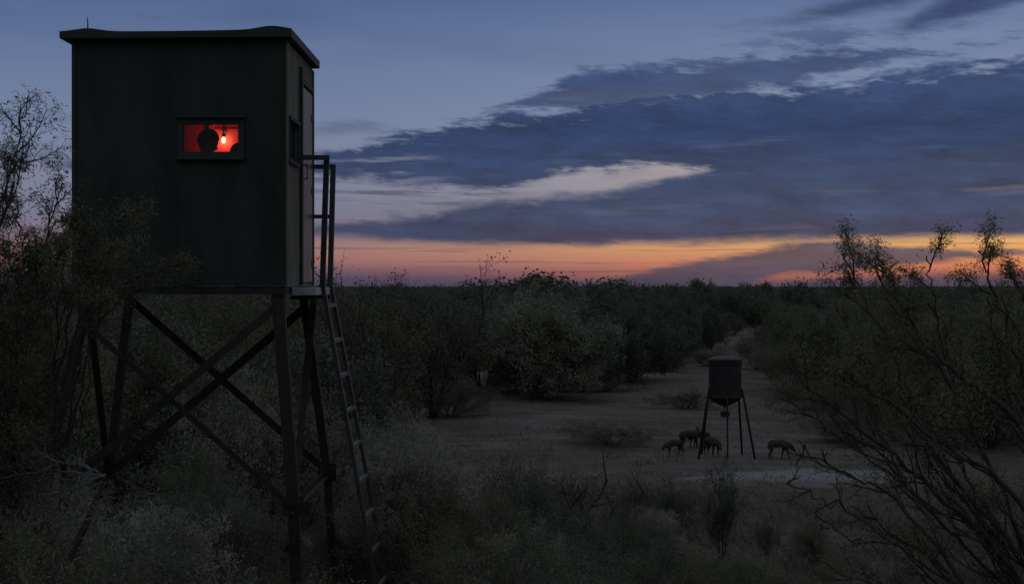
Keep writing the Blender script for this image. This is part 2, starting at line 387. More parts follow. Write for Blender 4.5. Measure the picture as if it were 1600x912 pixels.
# ------------------------------------------------------------------ ground
def gz(x, y):
    """height of the land"""
    far = min(1.0, max(0.0, (y - 60) / 200))
    return 0.05 * math.sin(x * 0.55 + y * 0.21) + 0.035 * math.sin(y * 0.9 - x * 0.3) * (1 - far) + 0.0 * far
def make_ground():
    ys = [-60, -20, 0] + list(np.arange(6, 60, 0.6)) + list(np.geomspace(60, 9000, 60))
    vs, fs = [], []
    nx = 70
    for y in ys:
        half = 60 + abs(y) * 1.0
        for i in range(nx + 1):
            u = (i / nx * 2 - 1); x = half * (0.25 * u + 0.75 * u ** 3)
            vs.append((x, y, gz(x, y) if y < 3000 else 0.0))
    for j in range(len(ys) - 1):
        for i in range(nx):
            a = j * (nx + 1) + i; fs.append((a, a + 1, a + nx + 2, a + nx + 1))
    o = child('ground', np_mesh('ground', vs, fs, M['ground'], True)); tag(o, kind='structure')
    return o
make_ground()

# ------------------------------------------------------------------ hunting blind
X0, X1, Y0, Y1 = -3.52, -1.807, 12.80, 14.50
ZF, ZT = 3.0, 4.965
t_ = 0.02
WX0, WX1, WZ0, WZ1 = -2.625, -2.188, 4.072, 4.292      # front window opening
SY0, SY1, SZ0, SZ1 = 12.90, 13.44, 4.03, 4.34          # side window opening
DY0, DY1, DZ0, DZ1 = 13.66, 14.40, 3.03, 4.72          # door
blind = empty('hunting_blind', (X0, Y0, ZF), label='boxy dark green plywood hunting blind with red lit window on tall steel tower', cat='hunting blind')
def loc(mb_build):  # child geometry was modelled in world space
    return mb_build
def place(o, root):
    o.parent = root; o.matrix_parent_inverse = Matrix.Translation(-Vector(root.location)); return o
def bpart(mb, name, m, root=blind, **k):
    o = mb.build(name, m, None, **k); return place(o, root)
w = MB()
w.box((X0, Y0, ZF), (WX0, Y0 + t_, ZT)).box((WX1, Y0, ZF), (X1, Y0 + t_, ZT))
w.box((WX0, Y0, ZF), (WX1, Y0 + t_, WZ0)).box((WX0, Y0, WZ1), (WX1, Y0 + t_, ZT))
front = bpart(w, 'front_wall', M['green'])
w = MB()   # plywood lining inside
w.box((X0 + .022, Y0 + .021, ZF + .03), (WX0, Y0 + .03, ZT - .01)).box((WX1, Y0 + .021, ZF + .03), (X1 - .03, Y0 + .03, ZT - .01))
w.box((WX0, Y0 + .021, ZF + .03), (WX1, Y0 + .03, WZ0)).box((WX0, Y0 + .021, WZ1), (WX1, Y0 + .03, ZT - .01))
bpart(w, 'lining', M['inner'])
w = MB(); w.box((X0, Y0 + t_ + .001, ZF), (X0 + t_, Y1, ZT)); bpart(w, 'left_wall', M['green'])
w = MB(); w.box((X0 + t_, Y1 - t_, ZF), (X1 - t_, Y1, ZT)); bpart(w, 'back_wall', M['inner'])
w = MB()
a0, a1 = X1 - t_, X1
w.box((a0, Y0 + t_ + .001, ZF), (a1, SY0, ZT)).box((a0, SY0, ZF), (a1, SY1, SZ0)).box((a0, SY0, SZ1), (a1, SY1, ZT))
w.box((a0, SY1, ZF), (a1, DY0, ZT)).box((a0, DY0, DZ1), (a1, DY1, ZT)).box((a0, DY0, ZF), (a1, DY1, DZ0)).box((a0, DY1, ZF), (a1, Y1, ZT))
sidew = bpart(w, 'side_wall', M['ply'])
# trims on the side wall
bpart(MB().box((a1 + .002, Y0 - .004, ZF), (a1 + .014, Y0 + .05, ZT - .005)), 'corner_trim', M['ply'])
bpart(MB().box((a1 + .002, Y1 - .05, ZF), (a1 + .016, Y1 + .004, ZT - .02)), 'corner_trim', M['ply'])
bpart(MB().box((X0 + t_ + .002, Y0 + .031, ZT - .016), (X1 - t_ - .002, Y1 - t_ - .002, ZT - .006)), 'ceiling_panel', M['inner'])
w = MB()
w.box((a1 + .002, DY0 - .06, DZ0 - .02), (a1 + .028, DY0 - .01, DZ1 + .14)); w.box((a1 + .002, DY0 - .01, DZ1 + .01), (a1 + .024, DY1 + .02, DZ1 + .05))
w.box((a1 + .002, DY1 + .004, DZ0), (a1 + .022, DY1 + .03, DZ1))
bpart(w, 'door_frame', M['green_trim'])
door = bpart(MB().box((a0 + .002, DY0 + .004, DZ0 + .004), (a1 + .012, DY1 - .004, DZ1 - .004), 0.004), 'door', M['door'])
w = MB(); w.tube([(a1 + .012, DY0 + .07, 3.92), (a1 + .05, DY0 + .07, 3.92), (a1 + .05, DY0 + .07, 4.04), (a1 + .012, DY0 + .07, 4.04)], .008)
h = w.build('handle', M['steel']); h.parent = door
for zc in (3.2, 3.85, 4.5):
    h = MB().box((a1 + .0125, DY1 - .09, zc - .03), (a1 + .018, DY1 + .002, zc + .03)).build('hinge', M['steel']); h.parent = door
# side window: dark opening, black sheet added to keep lantern light in
sw = MB()
sw.box((a1 + .002, SY0 - .03, SZ0 - .035), (a1 + .022, SY1 + .03, SZ0)).box((a1 + .002, SY0 - .03, SZ1), (a1 + .030, SY1 + .03, SZ1 + .03))
sw.box((a1 + .002, SY0 - .03, SZ0), (a1 + .020, SY0, SZ1)).box((a1 + .002, SY1, SZ0), (a1 + .020, SY1 + .03, SZ1))
swf = bpart(sw, 'window', M['green_trim'], label='dark side window closed by an added curtain')
h = MB().box((a0 + .003, SY0 + .001, SZ0 + .001), (a0 + .008, SY1 - .001, SZ1 - .001)).build('blackout', M['black']); h.parent = swf
# front window
fw = MB(); g = 0.048
fw.box((WX0 - g, Y0 - .018, WZ0 - g), (WX1 + g, Y0 - .002, WZ0)).box((WX0 - g, Y0 - .018, WZ1), (WX1 + g, Y0 - .002, WZ1 + g))
fw.box((WX0 - g, Y0 - .018, WZ0), (WX0, Y0 - .002, WZ1)).box((WX1, Y0 - .018, WZ0), (WX1 + g, Y0 - .002, WZ1))
fwf = bpart(fw, 'window', M['green_trim'], label='lit front window glowing red')
gl = bpy.data.materials.new('window_glass'); gl.use_nodes = True; t = gl.node_tree; t.nodes.remove(t.nodes['Principled BSDF'])
tr = t.nodes.new('ShaderNodeBsdfTransparent'); tr.inputs[0].default_value = (0.93, 0.93, 0.93, 1); gs = t.nodes.new('ShaderNodeBsdfGlossy'); gs.inputs['Roughness'].default_value = 0.08
mx = t.nodes.new('ShaderNodeMixShader'); mx.inputs[0].default_value = 0.025
t.links.new(tr.outputs[0], mx.inputs[1]); t.links.new(gs.outputs[0], mx.inputs[2]); t.links.new(mx.outputs[0], t.nodes['Material Output'].inputs[0])
def sub(o, parent):
    o.parent = parent; return o
sub(MB().box((WX0 + .001, Y0 + .004, WZ0 + .001), (WX1 - .001, Y0 + .008, WZ1 - .001)).build('pane', gl), fwf)
sub(MB().box((WX0 - g - .012, Y0 - .055, WZ1 + g + .002), (WX1 + g + .012, Y0 - .002, WZ1 + g + .014)).build('hood', M['green_trim']), fwf)
sub(MB().box((WX0 - g - .012, Y0 - .045, WZ0 - g - .016), (WX1 + g + .012, Y0 - .002, WZ0 - g - .002)).build('sill', M['green_trim']), fwf)
bpart(MB().box((X1 - .013, Y0 - .010, ZF + .002), (X1 - .001, Y0 - .002, ZT - .002)), 'corner_trim', M['green_trim'])
bpart(MB().box((X0 + .001, Y0 - .010, ZF + .002), (X0 + .032, Y0 - .002, ZT - .002)), 'corner_trim', M['green_trim'])
# studs and shelf inside
for xs in (-2.735, -3.15): bpart(MB().box((xs, Y1 - .06, ZF + .03), (xs + .04, Y1 - t_ - .002, ZT - .018)), 'stud', M['inner'])
w = MB(); w.box((-2.69, Y1 - .035, 4.40), (X1 - t_ - .004, Y1 - t_ - .002, 4.42)); bpart(w, 'ledge', M['inner'])
w = MB(); w.box((X0 + t_ + .001, Y0 + .031, ZF), (X1 - t_ - .001, Y1 - t_ - .001, ZF + .02)); bpart(w, 'floor_panel', M['inner'])
# roof: thin capped sheet that sags between raised corners
def roof():
    bm = bmesh.new(); nx, ny = 28, 14
    x0, x1, y0, y1 = X0 - .075, X1 + .055, Y0 - .085, Y1 + .085
    def top(u, v):
        b = 0.034 * math.exp(-((u - .12) / .07) ** 2) + 0.036 * math.exp(-((u - .91) / .07) ** 2)
        b *= math.exp(-(v / .42) ** 2) + .55 * math.exp(-((1 - v) / .3) ** 2)
        return 5.022 + 0.022 * u + b * (0.75 if 0.005 < u < 0.995 else .12) - .015 * math.sin(math.pi * u) * .5
    T = [[bm.verts.new((x0 + (x1 - x0) * i / nx, y0 + (y1 - y0) * j / ny, top(i / nx, j / ny))) for j in range(ny + 1)] for i in range(nx + 1)]
    B = [[bm.verts.new((x0 + (x1 - x0) * i / nx, y0 + (y1 - y0) * j / ny, 4.967 + .012 * i / nx)) for j in range(ny + 1)] for i in range(nx + 1)]
    for i in range(nx):
        for j in range(ny):
            bm.faces.new((T[i][j], T[i+1][j], T[i+1][j+1], T[i][j+1])); bm.faces.new((B[i][j], B[i][j+1], B[i+1][j+1], B[i+1][j]))
    for i in range(nx):
        bm.faces.new((T[i][0], B[i][0], B[i+1][0], T[i+1][0])); bm.faces.new((T[i][ny], T[i+1][ny], B[i+1][ny], B[i][ny]))
    for j in range(ny):
        bm.faces.new((T[0][j], T[0][j+1], B[0][j+1], B[0][j])); bm.faces.new((T[nx][j], B[nx][j], B[nx][j+1], T[nx][j+1]))
    m_ = MB(); m_.bm.free(); m_.bm = bm
    return m_
rf = bpart(roof(), 'roof', M['roof'])
sub(MB().tube([(-3.405, Y0 + .05, 5.03), (-3.405, Y0 + .05, 5.10), (-3.408, Y0 + .05, 5.155)], [.007, .005, .003], 6).build('spike', M['steel']), rf)

# ---- tower
tower = empty('tower_stand', (-2.66, 13.65, 0), label='tall rusty steel tower with crossed braces carrying the green blind', cat='tower')
def tp(mb, name, m=M['steel']): return place(mb.build(name, m), tower)
Zt = 2.935
def leg_pts(top, node, foot): return [Vector(top), Vector(node), Vector(foot)]
FL = leg_pts((-3.40, 12.90, Zt), (-3.80, 12.70, 1.20), (-3.98, 12.62, -.1))
FR = leg_pts((-1.885, 12.88, Zt), (-1.745, 12.80, 1.24), (-1.70, 12.78, -.1))
BL = leg_pts((-3.44, 14.42, Zt), (-3.66, 14.54, 1.29), (-3.76, 14.62, -.1))
BR = leg_pts((-1.88, 14.42, Zt), (-1.675, 14.52, 1.31), (-1.60, 14.58, -.1))
for k, L in enumerate((FL, FR, BL, BR)):
    wd = .095 if k == 1 else .075
    o = MB().bar(L[0], L[1], wd, wd, (0, 1, 0)).bar(L[1], L[2], wd * .92, wd * .92, (0, 1, 0)); tp(o, 'leg')
def lerp(a, b, f): return a + (b - a) * f
def brace(p, q, wdt=.06, oy=0): 
    p = Vector(p) + Vector((0, oy, 0)); q = Vector(q) + Vector((0, oy, 0))
    tp(MB().angle(p, q, wdt, .008, (0, 1, 0)), 'brace')
brace(lerp(FL[0], FL[1], .12), FR[1], .045, -.055); brace(lerp(FR[0], FR[1], .05), FL[1], .065, -.005)
brace(lerp(BL[0], BL[1], .03), BR[1], .065, .04); brace(lerp(BR[0], BR[1], .08), BL[1], .075, -.01)
brace(lerp(FL[0], FL[1], .02), BL[1], .06); brace(lerp(BR[0], BR[1], .01) + Vector((.1, 0, 0)), FR[1], .06)
tp(MB().angle(FR[1], BR[1], .055), 'strut'); tp(MB().angle(FL[1], BL[1], .06), 'strut')
for node, yy in ((FR[1], -.055), (FL[1], -.045), (BR[1], -.055), (BL[1], -.045)):
    n_ = Vector(node); g_ = MB().box((n_.x - .085, n_.y + yy - .006, n_.z - .07), (n_.x + .085, n_.y + yy, n_.z + .09), .003).build('gusset_plate', M['steel']); place(g_, tower)
    for bx2, bz2 in ((-.055, .05), (.055, .05), (0, -.04)):
        b_ = MB().tube([(n_.x + bx2, n_.y + yy - .014, n_.z + bz2), (n_.x + bx2, n_.y + yy - .0065, n_.z + bz2)], .010, 6).build('bolt', M['rung']); b_.parent = g_
w = MB()
w.box((X0 + .03, Y0 + .01, 2.935), (X1 - .01, Y0 + .07, 2.998)).box((X0 + .03, Y1 - .07, 2.935), (X1 - .01, Y1 - .01, 2.998))
for xx in (X0 + .03, -2.95, -2.3, X1 - .07): w.box((xx, Y0 + .072, 2.937), (xx + .06, Y1 - .072, 2.996))
tp(w, 'platform_frame')
tp(MB().box((X1 + .002, 13.10, 2.925), (X1 + .20, 14.30, 2.99), .004), 'step_plate', M['plate'])
for yb in (13.2, 14.2): tp(MB().bar((X1 - .02, yb, 2.905), (X1 + .19, yb, 2.905), .03), 'bracket')

# ---- ladder with hand rails
ladder = empty('ladder', (-1.08, 13.85, 0), label='steep narrow steel ladder with hand rails rising to the blind door', cat='ladder')
def lp(mb, name, m): return place(mb.build(name, m), ladder)
rf0, rf1 = Vector((-1.600, 13.55, 3.0)), Vector((-1.060, 13.55, -.06))
rb0, rb1 = Vector((-1.600, 14.15, 3.0)), Vector((-1.020, 14.15, -.06))
lp(MB().bar(rf0, rf1, .032, .075, (0, 1, 0)), 'side_rail', M['rail']); lp(MB().bar(rb0, rb1, .032, .065, (0, 1, 0)), 'side_rail', M['rail'])
for k in range(10):
    f = (k + .55) / 10.2
    lp(MB().bar(lerp(rf0, rf1, f) + Vector((0, .02, 0)), lerp(rb0, rb1, f) - Vector((0, .02, 0)), .034, .030), 'rung', M['rung'])
w = MB().bar((X1 + .016, 13.33, 4.07), (-1.53, 13.33, 4.07), .04).bar((-1.545, 13.35, 4.09), (-1.60, 13.5, 2.98), .045, .045, (0, 1, 0))
lp(w, 'hand_rail', M['rail'])
w = MB().bar((X1 + .018, 14.28, 4.065), (-1.575, 14.28, 4.065), .04).bar((-1.595, 14.28, 4.08), (-1.615, 14.2, 2.98), .045, .045, (0, 1, 0))
w.bar((X1 + .018, 14.28, 3.62), (-1.605, 14.28, 3.62), .035)
lp(w, 'hand_rail', M['rail'])

# ---- inside the blind: lamp, person, stool, bag
lamp = empty('lantern', (-2.600, 14.43, 4.255), label='small glowing red lantern hanging inside the blind window', cat='lantern')
em = bpy.data.materials.new('lit_red_bulb'); em.use_nodes = True; t = em.node_tree; b = t.nodes['Principled BSDF']
b.inputs['Base Color'].default_value = (.8, .1, .05, 1); b.inputs['Emission Color'].default_value = (1.0, 0.20, 0.07, 1); b.inputs['Emission Strength'].default_value = 26.0
place(MB().lathe([(0, 4.238), (.010, 4.241), (.016, 4.254), (.016, 4.272), (.010, 4.288), (0, 4.292)], (-2.600, 14.43, .05), 14).build('bulb', em, smooth=True), lamp)
place(MB().lathe([(0, 4.325), (.016, 4.325), (.018, 4.30), (.012, 4.292), (0, 4.292)], (-2.600, 14.43, .05), 14).build('cap', M['steel']), lamp)
place(MB().tube([(-2.600, 14.43, 4.37), (-2.600, 14.43, 4.948)], .003, 5).build('cord', M['black']), lamp)
ld = bpy.data.lights.new('lantern_light', 'POINT'); ld.energy = 1.5; ld.color = (1.0, 0.004, 0.022); ld.shadow_soft_size = 0.02
lo = bpy.data.objects.new('lantern_light', ld); C.objects.link(lo); lo.location = (0, -.09, .03); lo.parent = lamp

def skin_body(name, verts, edges, radii, m, parent, root=0, sub_=2):
    me = bpy.data.meshes.new(name); me.from_pydata([tuple(v) for v in verts], edges, []); me.materials.append(m)
    o = bpy.data.objects.new(name, me); C.objects.link(o)
    if parent: o.parent = parent
    md = o.modifiers.new('skin', 'SKIN'); md.use_smooth_shade = True
    for i, sv in enumerate(me.skin_vertices[0].data):
        r = radii[i]; sv.radius = r if hasattr(r, '__len__') else (r, r); sv.use_root = (i == root)
    s2 = o.modifiers.new('sub', 'SUBSURF'); s2.levels = sub_; s2.render_levels = sub_
    return o
# seated person, in profile facing +x; z measured from the blind floor
pr = empty('person', (-2.612, 13.42, ZF + .02), label='person in dark coat seated inside the blind, head silhouetted against red light', cat='person')
hx = .06
V_ = [(0, 0, .50), (0, 0, .62), (.0, 0, .78), (.01, 0, .92), (.005, 0, 1.03), (.030, 0, 1.11),      # pelvis..neck 0-5
      (.02, .15, .96), (.06, .19, .74), (.26, .14, .66), (.34, .12, .67),                             # left arm 6-9
      (.02, -.15, .96), (.06, -.19, .74), (.26, -.14, .66), (.34, -.12, .67),                         # right arm 10-13
      (.08, .09, .50), (.42, .10, .50), (.44, .10, .10), (.52, .10, .045),                            # left leg 14-17
      (.08, -.09, .50), (.42, -.10, .50), (.44, -.10, .10), (.52, -.10, .045)]
E_ = [(0,1),(1,2),(2,3),(3,4),(4,5),(4,6),(6,7),(7,8),(8,9),(4,10),(10,11),(11,12),(12,13),(0,14),(14,15),(15,16),(16,17),(0,18),(18,19),(19,20),(20,21)]
R_ = [.13,(.13,.15),(.12,.15),(.12,.15),(.08,.10),.055,.06,.048,.038,.034,.06,.048,.038,.034,.085,.062,.045,.042,.085,.062,.045,.042]
skin_body('clothed_body', V_, E_, R_, M['coat'], pr)
def head_mesh():
    bm = bmesh.new(); bmesh.ops.create_icosphere(bm, subdivisions=4, radius=1)
    for v in bm.verts:
        x, y, z = v.co
        px, py, pz = x * .092, y * .074, z * .112
        if z < 0: px *= (1 - .10 * -z); py *= (1 - .28 * -z); px += .020 * -z
        if x > 0: # face plane, nose, brow, chin, lips
            px = min(px, .083) + max(0, px - .083) * .4
            nose = math.exp(-((pz + .010) / .020) ** 2 - (py / .012) ** 2); px += .026 * nose
            px += .008 * math.exp(-((pz + .048) / .010) ** 2 - (py / .024) ** 2)
            px += .010 * math.exp(-((pz + .085) / .018) ** 2 - (py / .02) ** 2)
            px -= .010 * math.exp(-((pz - .014) / .013) ** 2 - ((abs(py) - .031) / .014) ** 2)
            px += .005 * math.exp(-((pz - .034) / .010) ** 2 - (py / .05) ** 2)
        v.co = (px, py, pz)
    m_ = MB(); m_.bm.free(); m_.bm = bm; return m_
hd = head_mesh().build('head', M['skin'], pr, smooth=True); hd.location = (.062, 0, 1.188); hd.rotation_euler = (0, R(34), 0); hd.scale = (.92, .92, .90)
for sgn in (-1, 1):
    bm = bmesh.new(); bmesh.ops.create_uvsphere(bm, u_segments=12, v_segments=8, radius=1)
    for v in bm.verts: v.co = (v.co.x * .018 - .005, v.co.y * .008 + sgn * .073, v.co.z * .030 - .005)
    m_ = MB(); m_.bm.free(); m_.bm = bm; e_ = m_.build('ear', M['skin'], hd, smooth=True)
rng = random.Random(4)
bm = bmesh.new(); bmesh.ops.create_icosphere(bm, subdivisions=4, radius=1)
for v in bm.verts:
    x, y, z = v.co
    if x > .25 and z < .52: s_ = .86
    elif z < -.35: s_ = 1.03 - .35 * (-.35 - z)
    else: s_ = 1.03 + rng.uniform(-.02, .03)
    v.co = (x * .098 * s_ - .006, y * .080 * s_, z * .112 * s_ + .008)
m_ = MB(); m_.bm.free(); m_.bm = bm; m_.build('hair', M['hair'], hd, smooth=True)
for sgn in (-1, 1):     # hands resting on the lap, each palm with five fingers
    hv = [(.34, sgn * .12, .67), (.40, sgn * .11, .665)]; he = [(0, 1)]; hr = [(.018, .03), (.014, .034)]
    for q, (oy, ln) in enumerate(((-.030, .058), (-.010, .068), (.010, .064), (.028, .050))):
        i = len(hv); hv += [(.425, sgn * .11 + oy, .662), (.425 + ln * .5, sgn * .11 + oy, .655), (.425 + ln * .85, sgn * .11 + oy, .635)]
        he += [(1, i), (i, i + 1), (i + 1, i + 2)]; hr += [.009, .008, .007]
    i = len(hv); hv += [(.385, sgn * (.11 - .035), .668), (.415, sgn * (.11 - .055), .66)]; he += [(1, i), (i, i + 1)]; hr += [.010, .008]
    skin_body('hand', hv, he, hr, M['skin'], pr, 0, 1)
stool = empty('stool', (-2.612, 13.42, ZF + .02), label='low dark camp stool under the seated person inside the blind', cat='stool')
w = MB().box((-.18, -.19, .352), (.17, .19, .378), .01); w.build('seat', M['black'], stool)
for sx in (-1, 1):
    for sy in (-1, 1): MB().bar((sx * .15, sy * .15, 0), (sx * .13, sy * .14, .352), .025).build('leg', M['steel'], stool)
# bag hanging to the right of the lamp
bag = empty('rucksack', (-2.30, 13.55, ZF + .02), label='dark rounded rucksack beside the red lantern in the blind', cat='rucksack')
bm = bmesh.new(); bmesh.ops.create_icosphere(bm, subdivisions=3, radius=1)
for v in bm.verts:
    x, y, z = v.co; v.co = (-.0 + .10 * math.copysign(abs(x) ** .7, x), .09 * math.copysign(abs(y) ** .7, y), .995 + .20 * math.copysign(abs(z) ** .8, z))
m_ = MB(); m_.bm.free(); m_.bm = bm; m_.build('sack', M['bag'], bag, smooth=True)
MB().tube([(.03, 0, 1.19), (.02, 0, 1.5), (0, 0, 1.93)], .008, 6).build('strap', M['bag'], bag)

# ------------------------------------------------------------------ game feeder
FY = 27.9; fx = (1133 - 800) / F * FY; fz = gz(fx, FY)
feeder = empty('game_feeder', (fx, FY, fz), label='dark steel drum game feeder on splayed pipe legs in the clearing', cat='game feeder')
dr = MB().lathe([(.0, 1.04), (.283, 1.04), (.291, 1.055), (.291, 1.07), (.284, 1.08), (.284, 1.60), (.291, 1.63), (.291, 1.668), (.280, 1.672), (.0, 1.672)], n=56).build('drum', M['drum'], feeder, smooth=False)
MB().lathe([(.0, 1.673), (.297, 1.673), (.299, 1.70), (.285, 1.722), (.20, 1.752), (.09, 1.772), (.0, 1.776)], n=56).build('lid', M['drum'], dr)
MB().lathe([(.0, .90), (.06, .90), (.10, .915), (.20, .965), (.268, 1.02), (.280, 1.038), (.0, 1.038)], n=56).build('funnel', M['funnel'], feeder, smooth=False)
MB().lathe([(.0, .80), (.03, .80), (.035, .82), (.035, .90), (.0, .90)], n=20).build('spout', M['galv'], feeder)
sp_ = MB().box((-.075, -.06, .715), (.075, .06, .80), .008).build('motor_box', M['funnel'], feeder)
MB().lathe([(.0, .690), (.085, .690), (.09, .702), (.0, .706)], n=24).build('spinner_plate', M['galv'], sp_)
for (tx, ty), (bx_, by_) in (((-.29, -.06), (-.50, -.27)), ((-.26, .14), (-.365, .42)), ((0.0, -.29), (0.0, -.36)), ((.25, .15), (.36, .42)), ((.285, -.08), (.485, -.29))):
    p0 = Vector((tx, ty, 1.20 if tx else 1.06)); p1 = Vector((bx_, by_, -.04))
    MB().tube([p0, p0.lerp(p1, .14), p1], .019 if tx else .013, 8).build('leg', M['funnel'], feeder, smooth=True)
for ang in (192, 152, 31, 344):
    w = MB(); a = R(ang); w.box((math.cos(a) * .30 - .025, math.sin(a) * .30 - .025, 1.05), (math.cos(a) * .30 + .025, math.sin(a) * .30 + .025, 1.14))
    w.build('clamp', M['funnel'], feeder)

# ------------------------------------------------------------------ javelinas
def javelina(name, label, pos, rz, scale=1.0, head_down=True, walk=.5):
    r = empty(name, pos, rz, label=label, cat='javelina', group='javelinas feeding round the game feeder')
    hz_ = .20 if head_down else .36
    V = [(-.20, 0, .345), (-.08, 0, .355), (.06, 0, .365), (.17, 0, .365), (.27, 0, .345 if not head_down else .31),      # 0-4 trunk, neck
         (.33, 0, hz_ + .08), (.385, 0, hz_ + .015), (.425, 0, hz_ - .03),                                                      # 5-7 head
         (-.25, 0, .30)]
    Rr = [.095, (.115, .10), (.12, .105), (.115, .095), (.095, .080), (.080, .064), (.050, .042), (.030, .030), .05]
    Eg = [(1, 0), (1, 2), (2, 3), (3, 4), (4, 5), (5, 6), (6, 7), (0, 8)]
    def leg(root, pts, rr):
        i = len(V); V.extend(pts); Rr.extend(rr); Eg.append((root, i))
        for k in range(len(pts) - 1): Eg.append((i + k, i + k + 1))
    for s_, st in ((1, walk), (-1, -walk)):
        f = .05 * st
        leg(3, [(.17, s_ * .06, .27), (.175 + f, s_ * .065, .165), (.165 + f * 1.6, s_ * .065, .05), (.185 + f * 1.7, s_ * .065, .012)], [.05, .026, .016, .018])
        f = -.05 * st
        leg(0, [(-.21, s_ * .06, .28), (-.175 + f * .5, s_ * .065, .205), (-.245 + f, s_ * .065, .130), (-.225 + f * 1.4, s_ * .065, .045), (-.205 + f * 1.4, s_ * .065, .012)], [.062, .042, .020, .015, .018])
    b = skin_body('body', V, Eg, Rr, M['hide'], r, 1, 2)
    hc = Vector(V[5])
    for s_ in (-1, 1): MB().lathe([(0, 0), (.022, .001), (.018, .03), (0, .055)], (hc.x - .02, s_ * .040, hc.z + .030), 8).build('ear', M['hide'], r)
    r.scale = (scale * .90, scale * .95, scale * .98)
    return r
def jv(px, py, rz, label, **k):
    k['scale'] = k['scale'] * .80
    y = EYE * F / (py - HZ); x = (px - 800) / F * y
    javelina('javelina', label, (x, y, gz(x, y)), rz, **k)
jv(1054, 714, R(200), 'dark javelina at the far left of the herd, head down left of the feeder legs', scale=.82)
jv(1076, 705, R(35), 'dark javelina just behind the leftmost one, beside the feeder leg', scale=.95, walk=-.6, head_down=False)
jv(1112, 714, R(-62), 'brownish javelina between the feeder legs nosing the ground', scale=.95, walk=.3)
jv(1096, 703, R(160), 'javelina half hidden behind the left feeder legs', scale=.85)
jv(1217, 718, R(12), 'lone dark javelina grazing to the right of the feeder', scale=.98, walk=-.8)

# ------------------------------------------------------------------ plants
def grow(rg, base, direction, length, radius, spec, level=0, out=None, sites=None):
    """recursive branching; out: list of (points, radii); sites: list of (point, direction, level)"""
    sp_ = spec[level]
    n = sp_['n']; d = np.array(direction, float); d /= np.linalg.norm(d); p = np.array(base, float)
    pts = [p.copy()]; rad = [radius]; step = length / n
    for i in range(n):
        d = d + rg.normal(0, sp_['wander'], 3); d[2] += sp_['trop'] * (1 if i > 0 else .4); d /= np.linalg.norm(d)
        p = p + d * step; pts.append(p.copy()); rad.append(radius * (1 - (1 - sp_.get('tip', .35)) * (i + 1) / n))
    out.append((np.array(pts), np.array(rad), level))
    last = level == len(spec) - 1
    if last or sp_.get('leafy'):
        for i in range(max(1, int(n * .25)), n + 1): sites.append((pts[i], pts[i] - pts[i-1], level))
    if not last:
        kids = sp_['kids']; kids = int(rg.integers(kids[0], kids[1] + 1))
        for k in range(kids):
            f = sp_.get('from', .25) + (1 - sp_.get('from', .25)) * (k + rg.random() * .8) / kids
            idx = min(n - 1, int(f * n)); fr = f * n - idx
            b = pts[idx] + (pts[idx + 1] - pts[idx]) * fr; dd = pts[idx + 1] - pts[idx]; dd = dd / np.linalg.norm(dd)
            a = rg.normal(0, 1, 3); a -= a.dot(dd) * dd; a /= np.linalg.norm(a)
            sp = sp_.get('spread', .9) * rg.uniform(.7, 1.25)
            nd = dd * math.cos(sp) + a * math.sin(sp)
            grow(rg, b, nd, length * sp_['ratio'] * rg.uniform(.65, 1.2) * (1 - .35 * f), rad[idx] * sp_.get('rr', .6), spec, level + 1, out, sites)
def tubes(branches, sides=(6, 4, 3, 3, 3)):
    V, Fc = [], []; off = 0
    for pts, rad, lv in branches:
        s_ = sides[min(lv, len(sides) - 1)]; n = len(pts)
        d = np.gradient(pts, axis=0); d /= np.maximum(np.linalg.norm(d, axis=1, keepdims=True), 1e-6)
        ref = np.array([0.3, 0.9, 0.2]); a = np.cross(d, ref); a /= np.maximum(np.linalg.norm(a, axis=1, keepdims=True), 1e-6); b = np.cross(d, a)
        th = np.arange(s_) * 2 * math.pi / s_
        ring = pts[:, None, :] + (a[:, None, :] * np.cos(th)[None, :, None] + b[:, None, :] * np.sin(th)[None, :, None]) * rad[:, None, None]
        V.append(ring.reshape(-1, 3))
        i = np.arange(n - 1)[:, None] * s_; k = np.arange(s_)[None, :]; k2 = (k + 1) % s_
        Fc.append(np.stack([i + k, i + k2, i + s_ + k2, i + s_ + k], -1).reshape(-1, 4) + off); off += n * s_
    return np.concatenate(V), np.concatenate(Fc)
def leaves(rg, cent, axis, length, width, jit=.8):
    """one pointed quad per leaf"""
    n = len(cent); ax = axis / np.maximum(np.linalg.norm(axis, axis=1, keepdims=True), 1e-6) + rg.normal(0, jit, (n, 3)); ax /= np.linalg.norm(ax, axis=1, keepdims=True)
    sd = np.cross(ax, rg.normal(0, 1, (n, 3))); sd /= np.linalg.norm(sd, axis=1, keepdims=True)
    L = (length * rg.uniform(.6, 1.3, n))[:, None]; W = (width * rg.uniform(.6, 1.3, n))[:, None]
    v = np.stack([cent, cent + ax * L * .5 + sd * W * .5, cent + ax * L, cent + ax * L * .5 - sd * W * .5], 1).reshape(-1, 3)
    return v, np.arange(4 * n).reshape(-1, 4)
def fit(vs, h, wd=None):
    allv = np.concatenate(vs); top = np.percentile(allv[:, 2], 99.7); sz = h / top
    sx = sz if wd is None else wd / 2 / np.percentile(np.hypot(allv[:, 0], allv[:, 1]), 98)
    for v in vs: v[:, :2] *= sx; v[:, 2] *= sz
def foliage(rg, sites, per, length, width, spreadr, jit=.8, droop=0.0, levels=None):
    pts = np.array([s_[0] for s_ in sites]); ds = np.array([s_[1] for s_ in sites])
    idx = rg.integers(0, len(pts), int(len(pts) * per)); c = pts[idx] + rg.normal(0, spreadr, (len(idx), 3)); a = ds[idx] / np.maximum(np.linalg.norm(ds[idx], axis=1, keepdims=True), 1e-6)
    a = a + np.array([0, 0, -droop])
    return leaves(rg, c, a, length, width, jit)

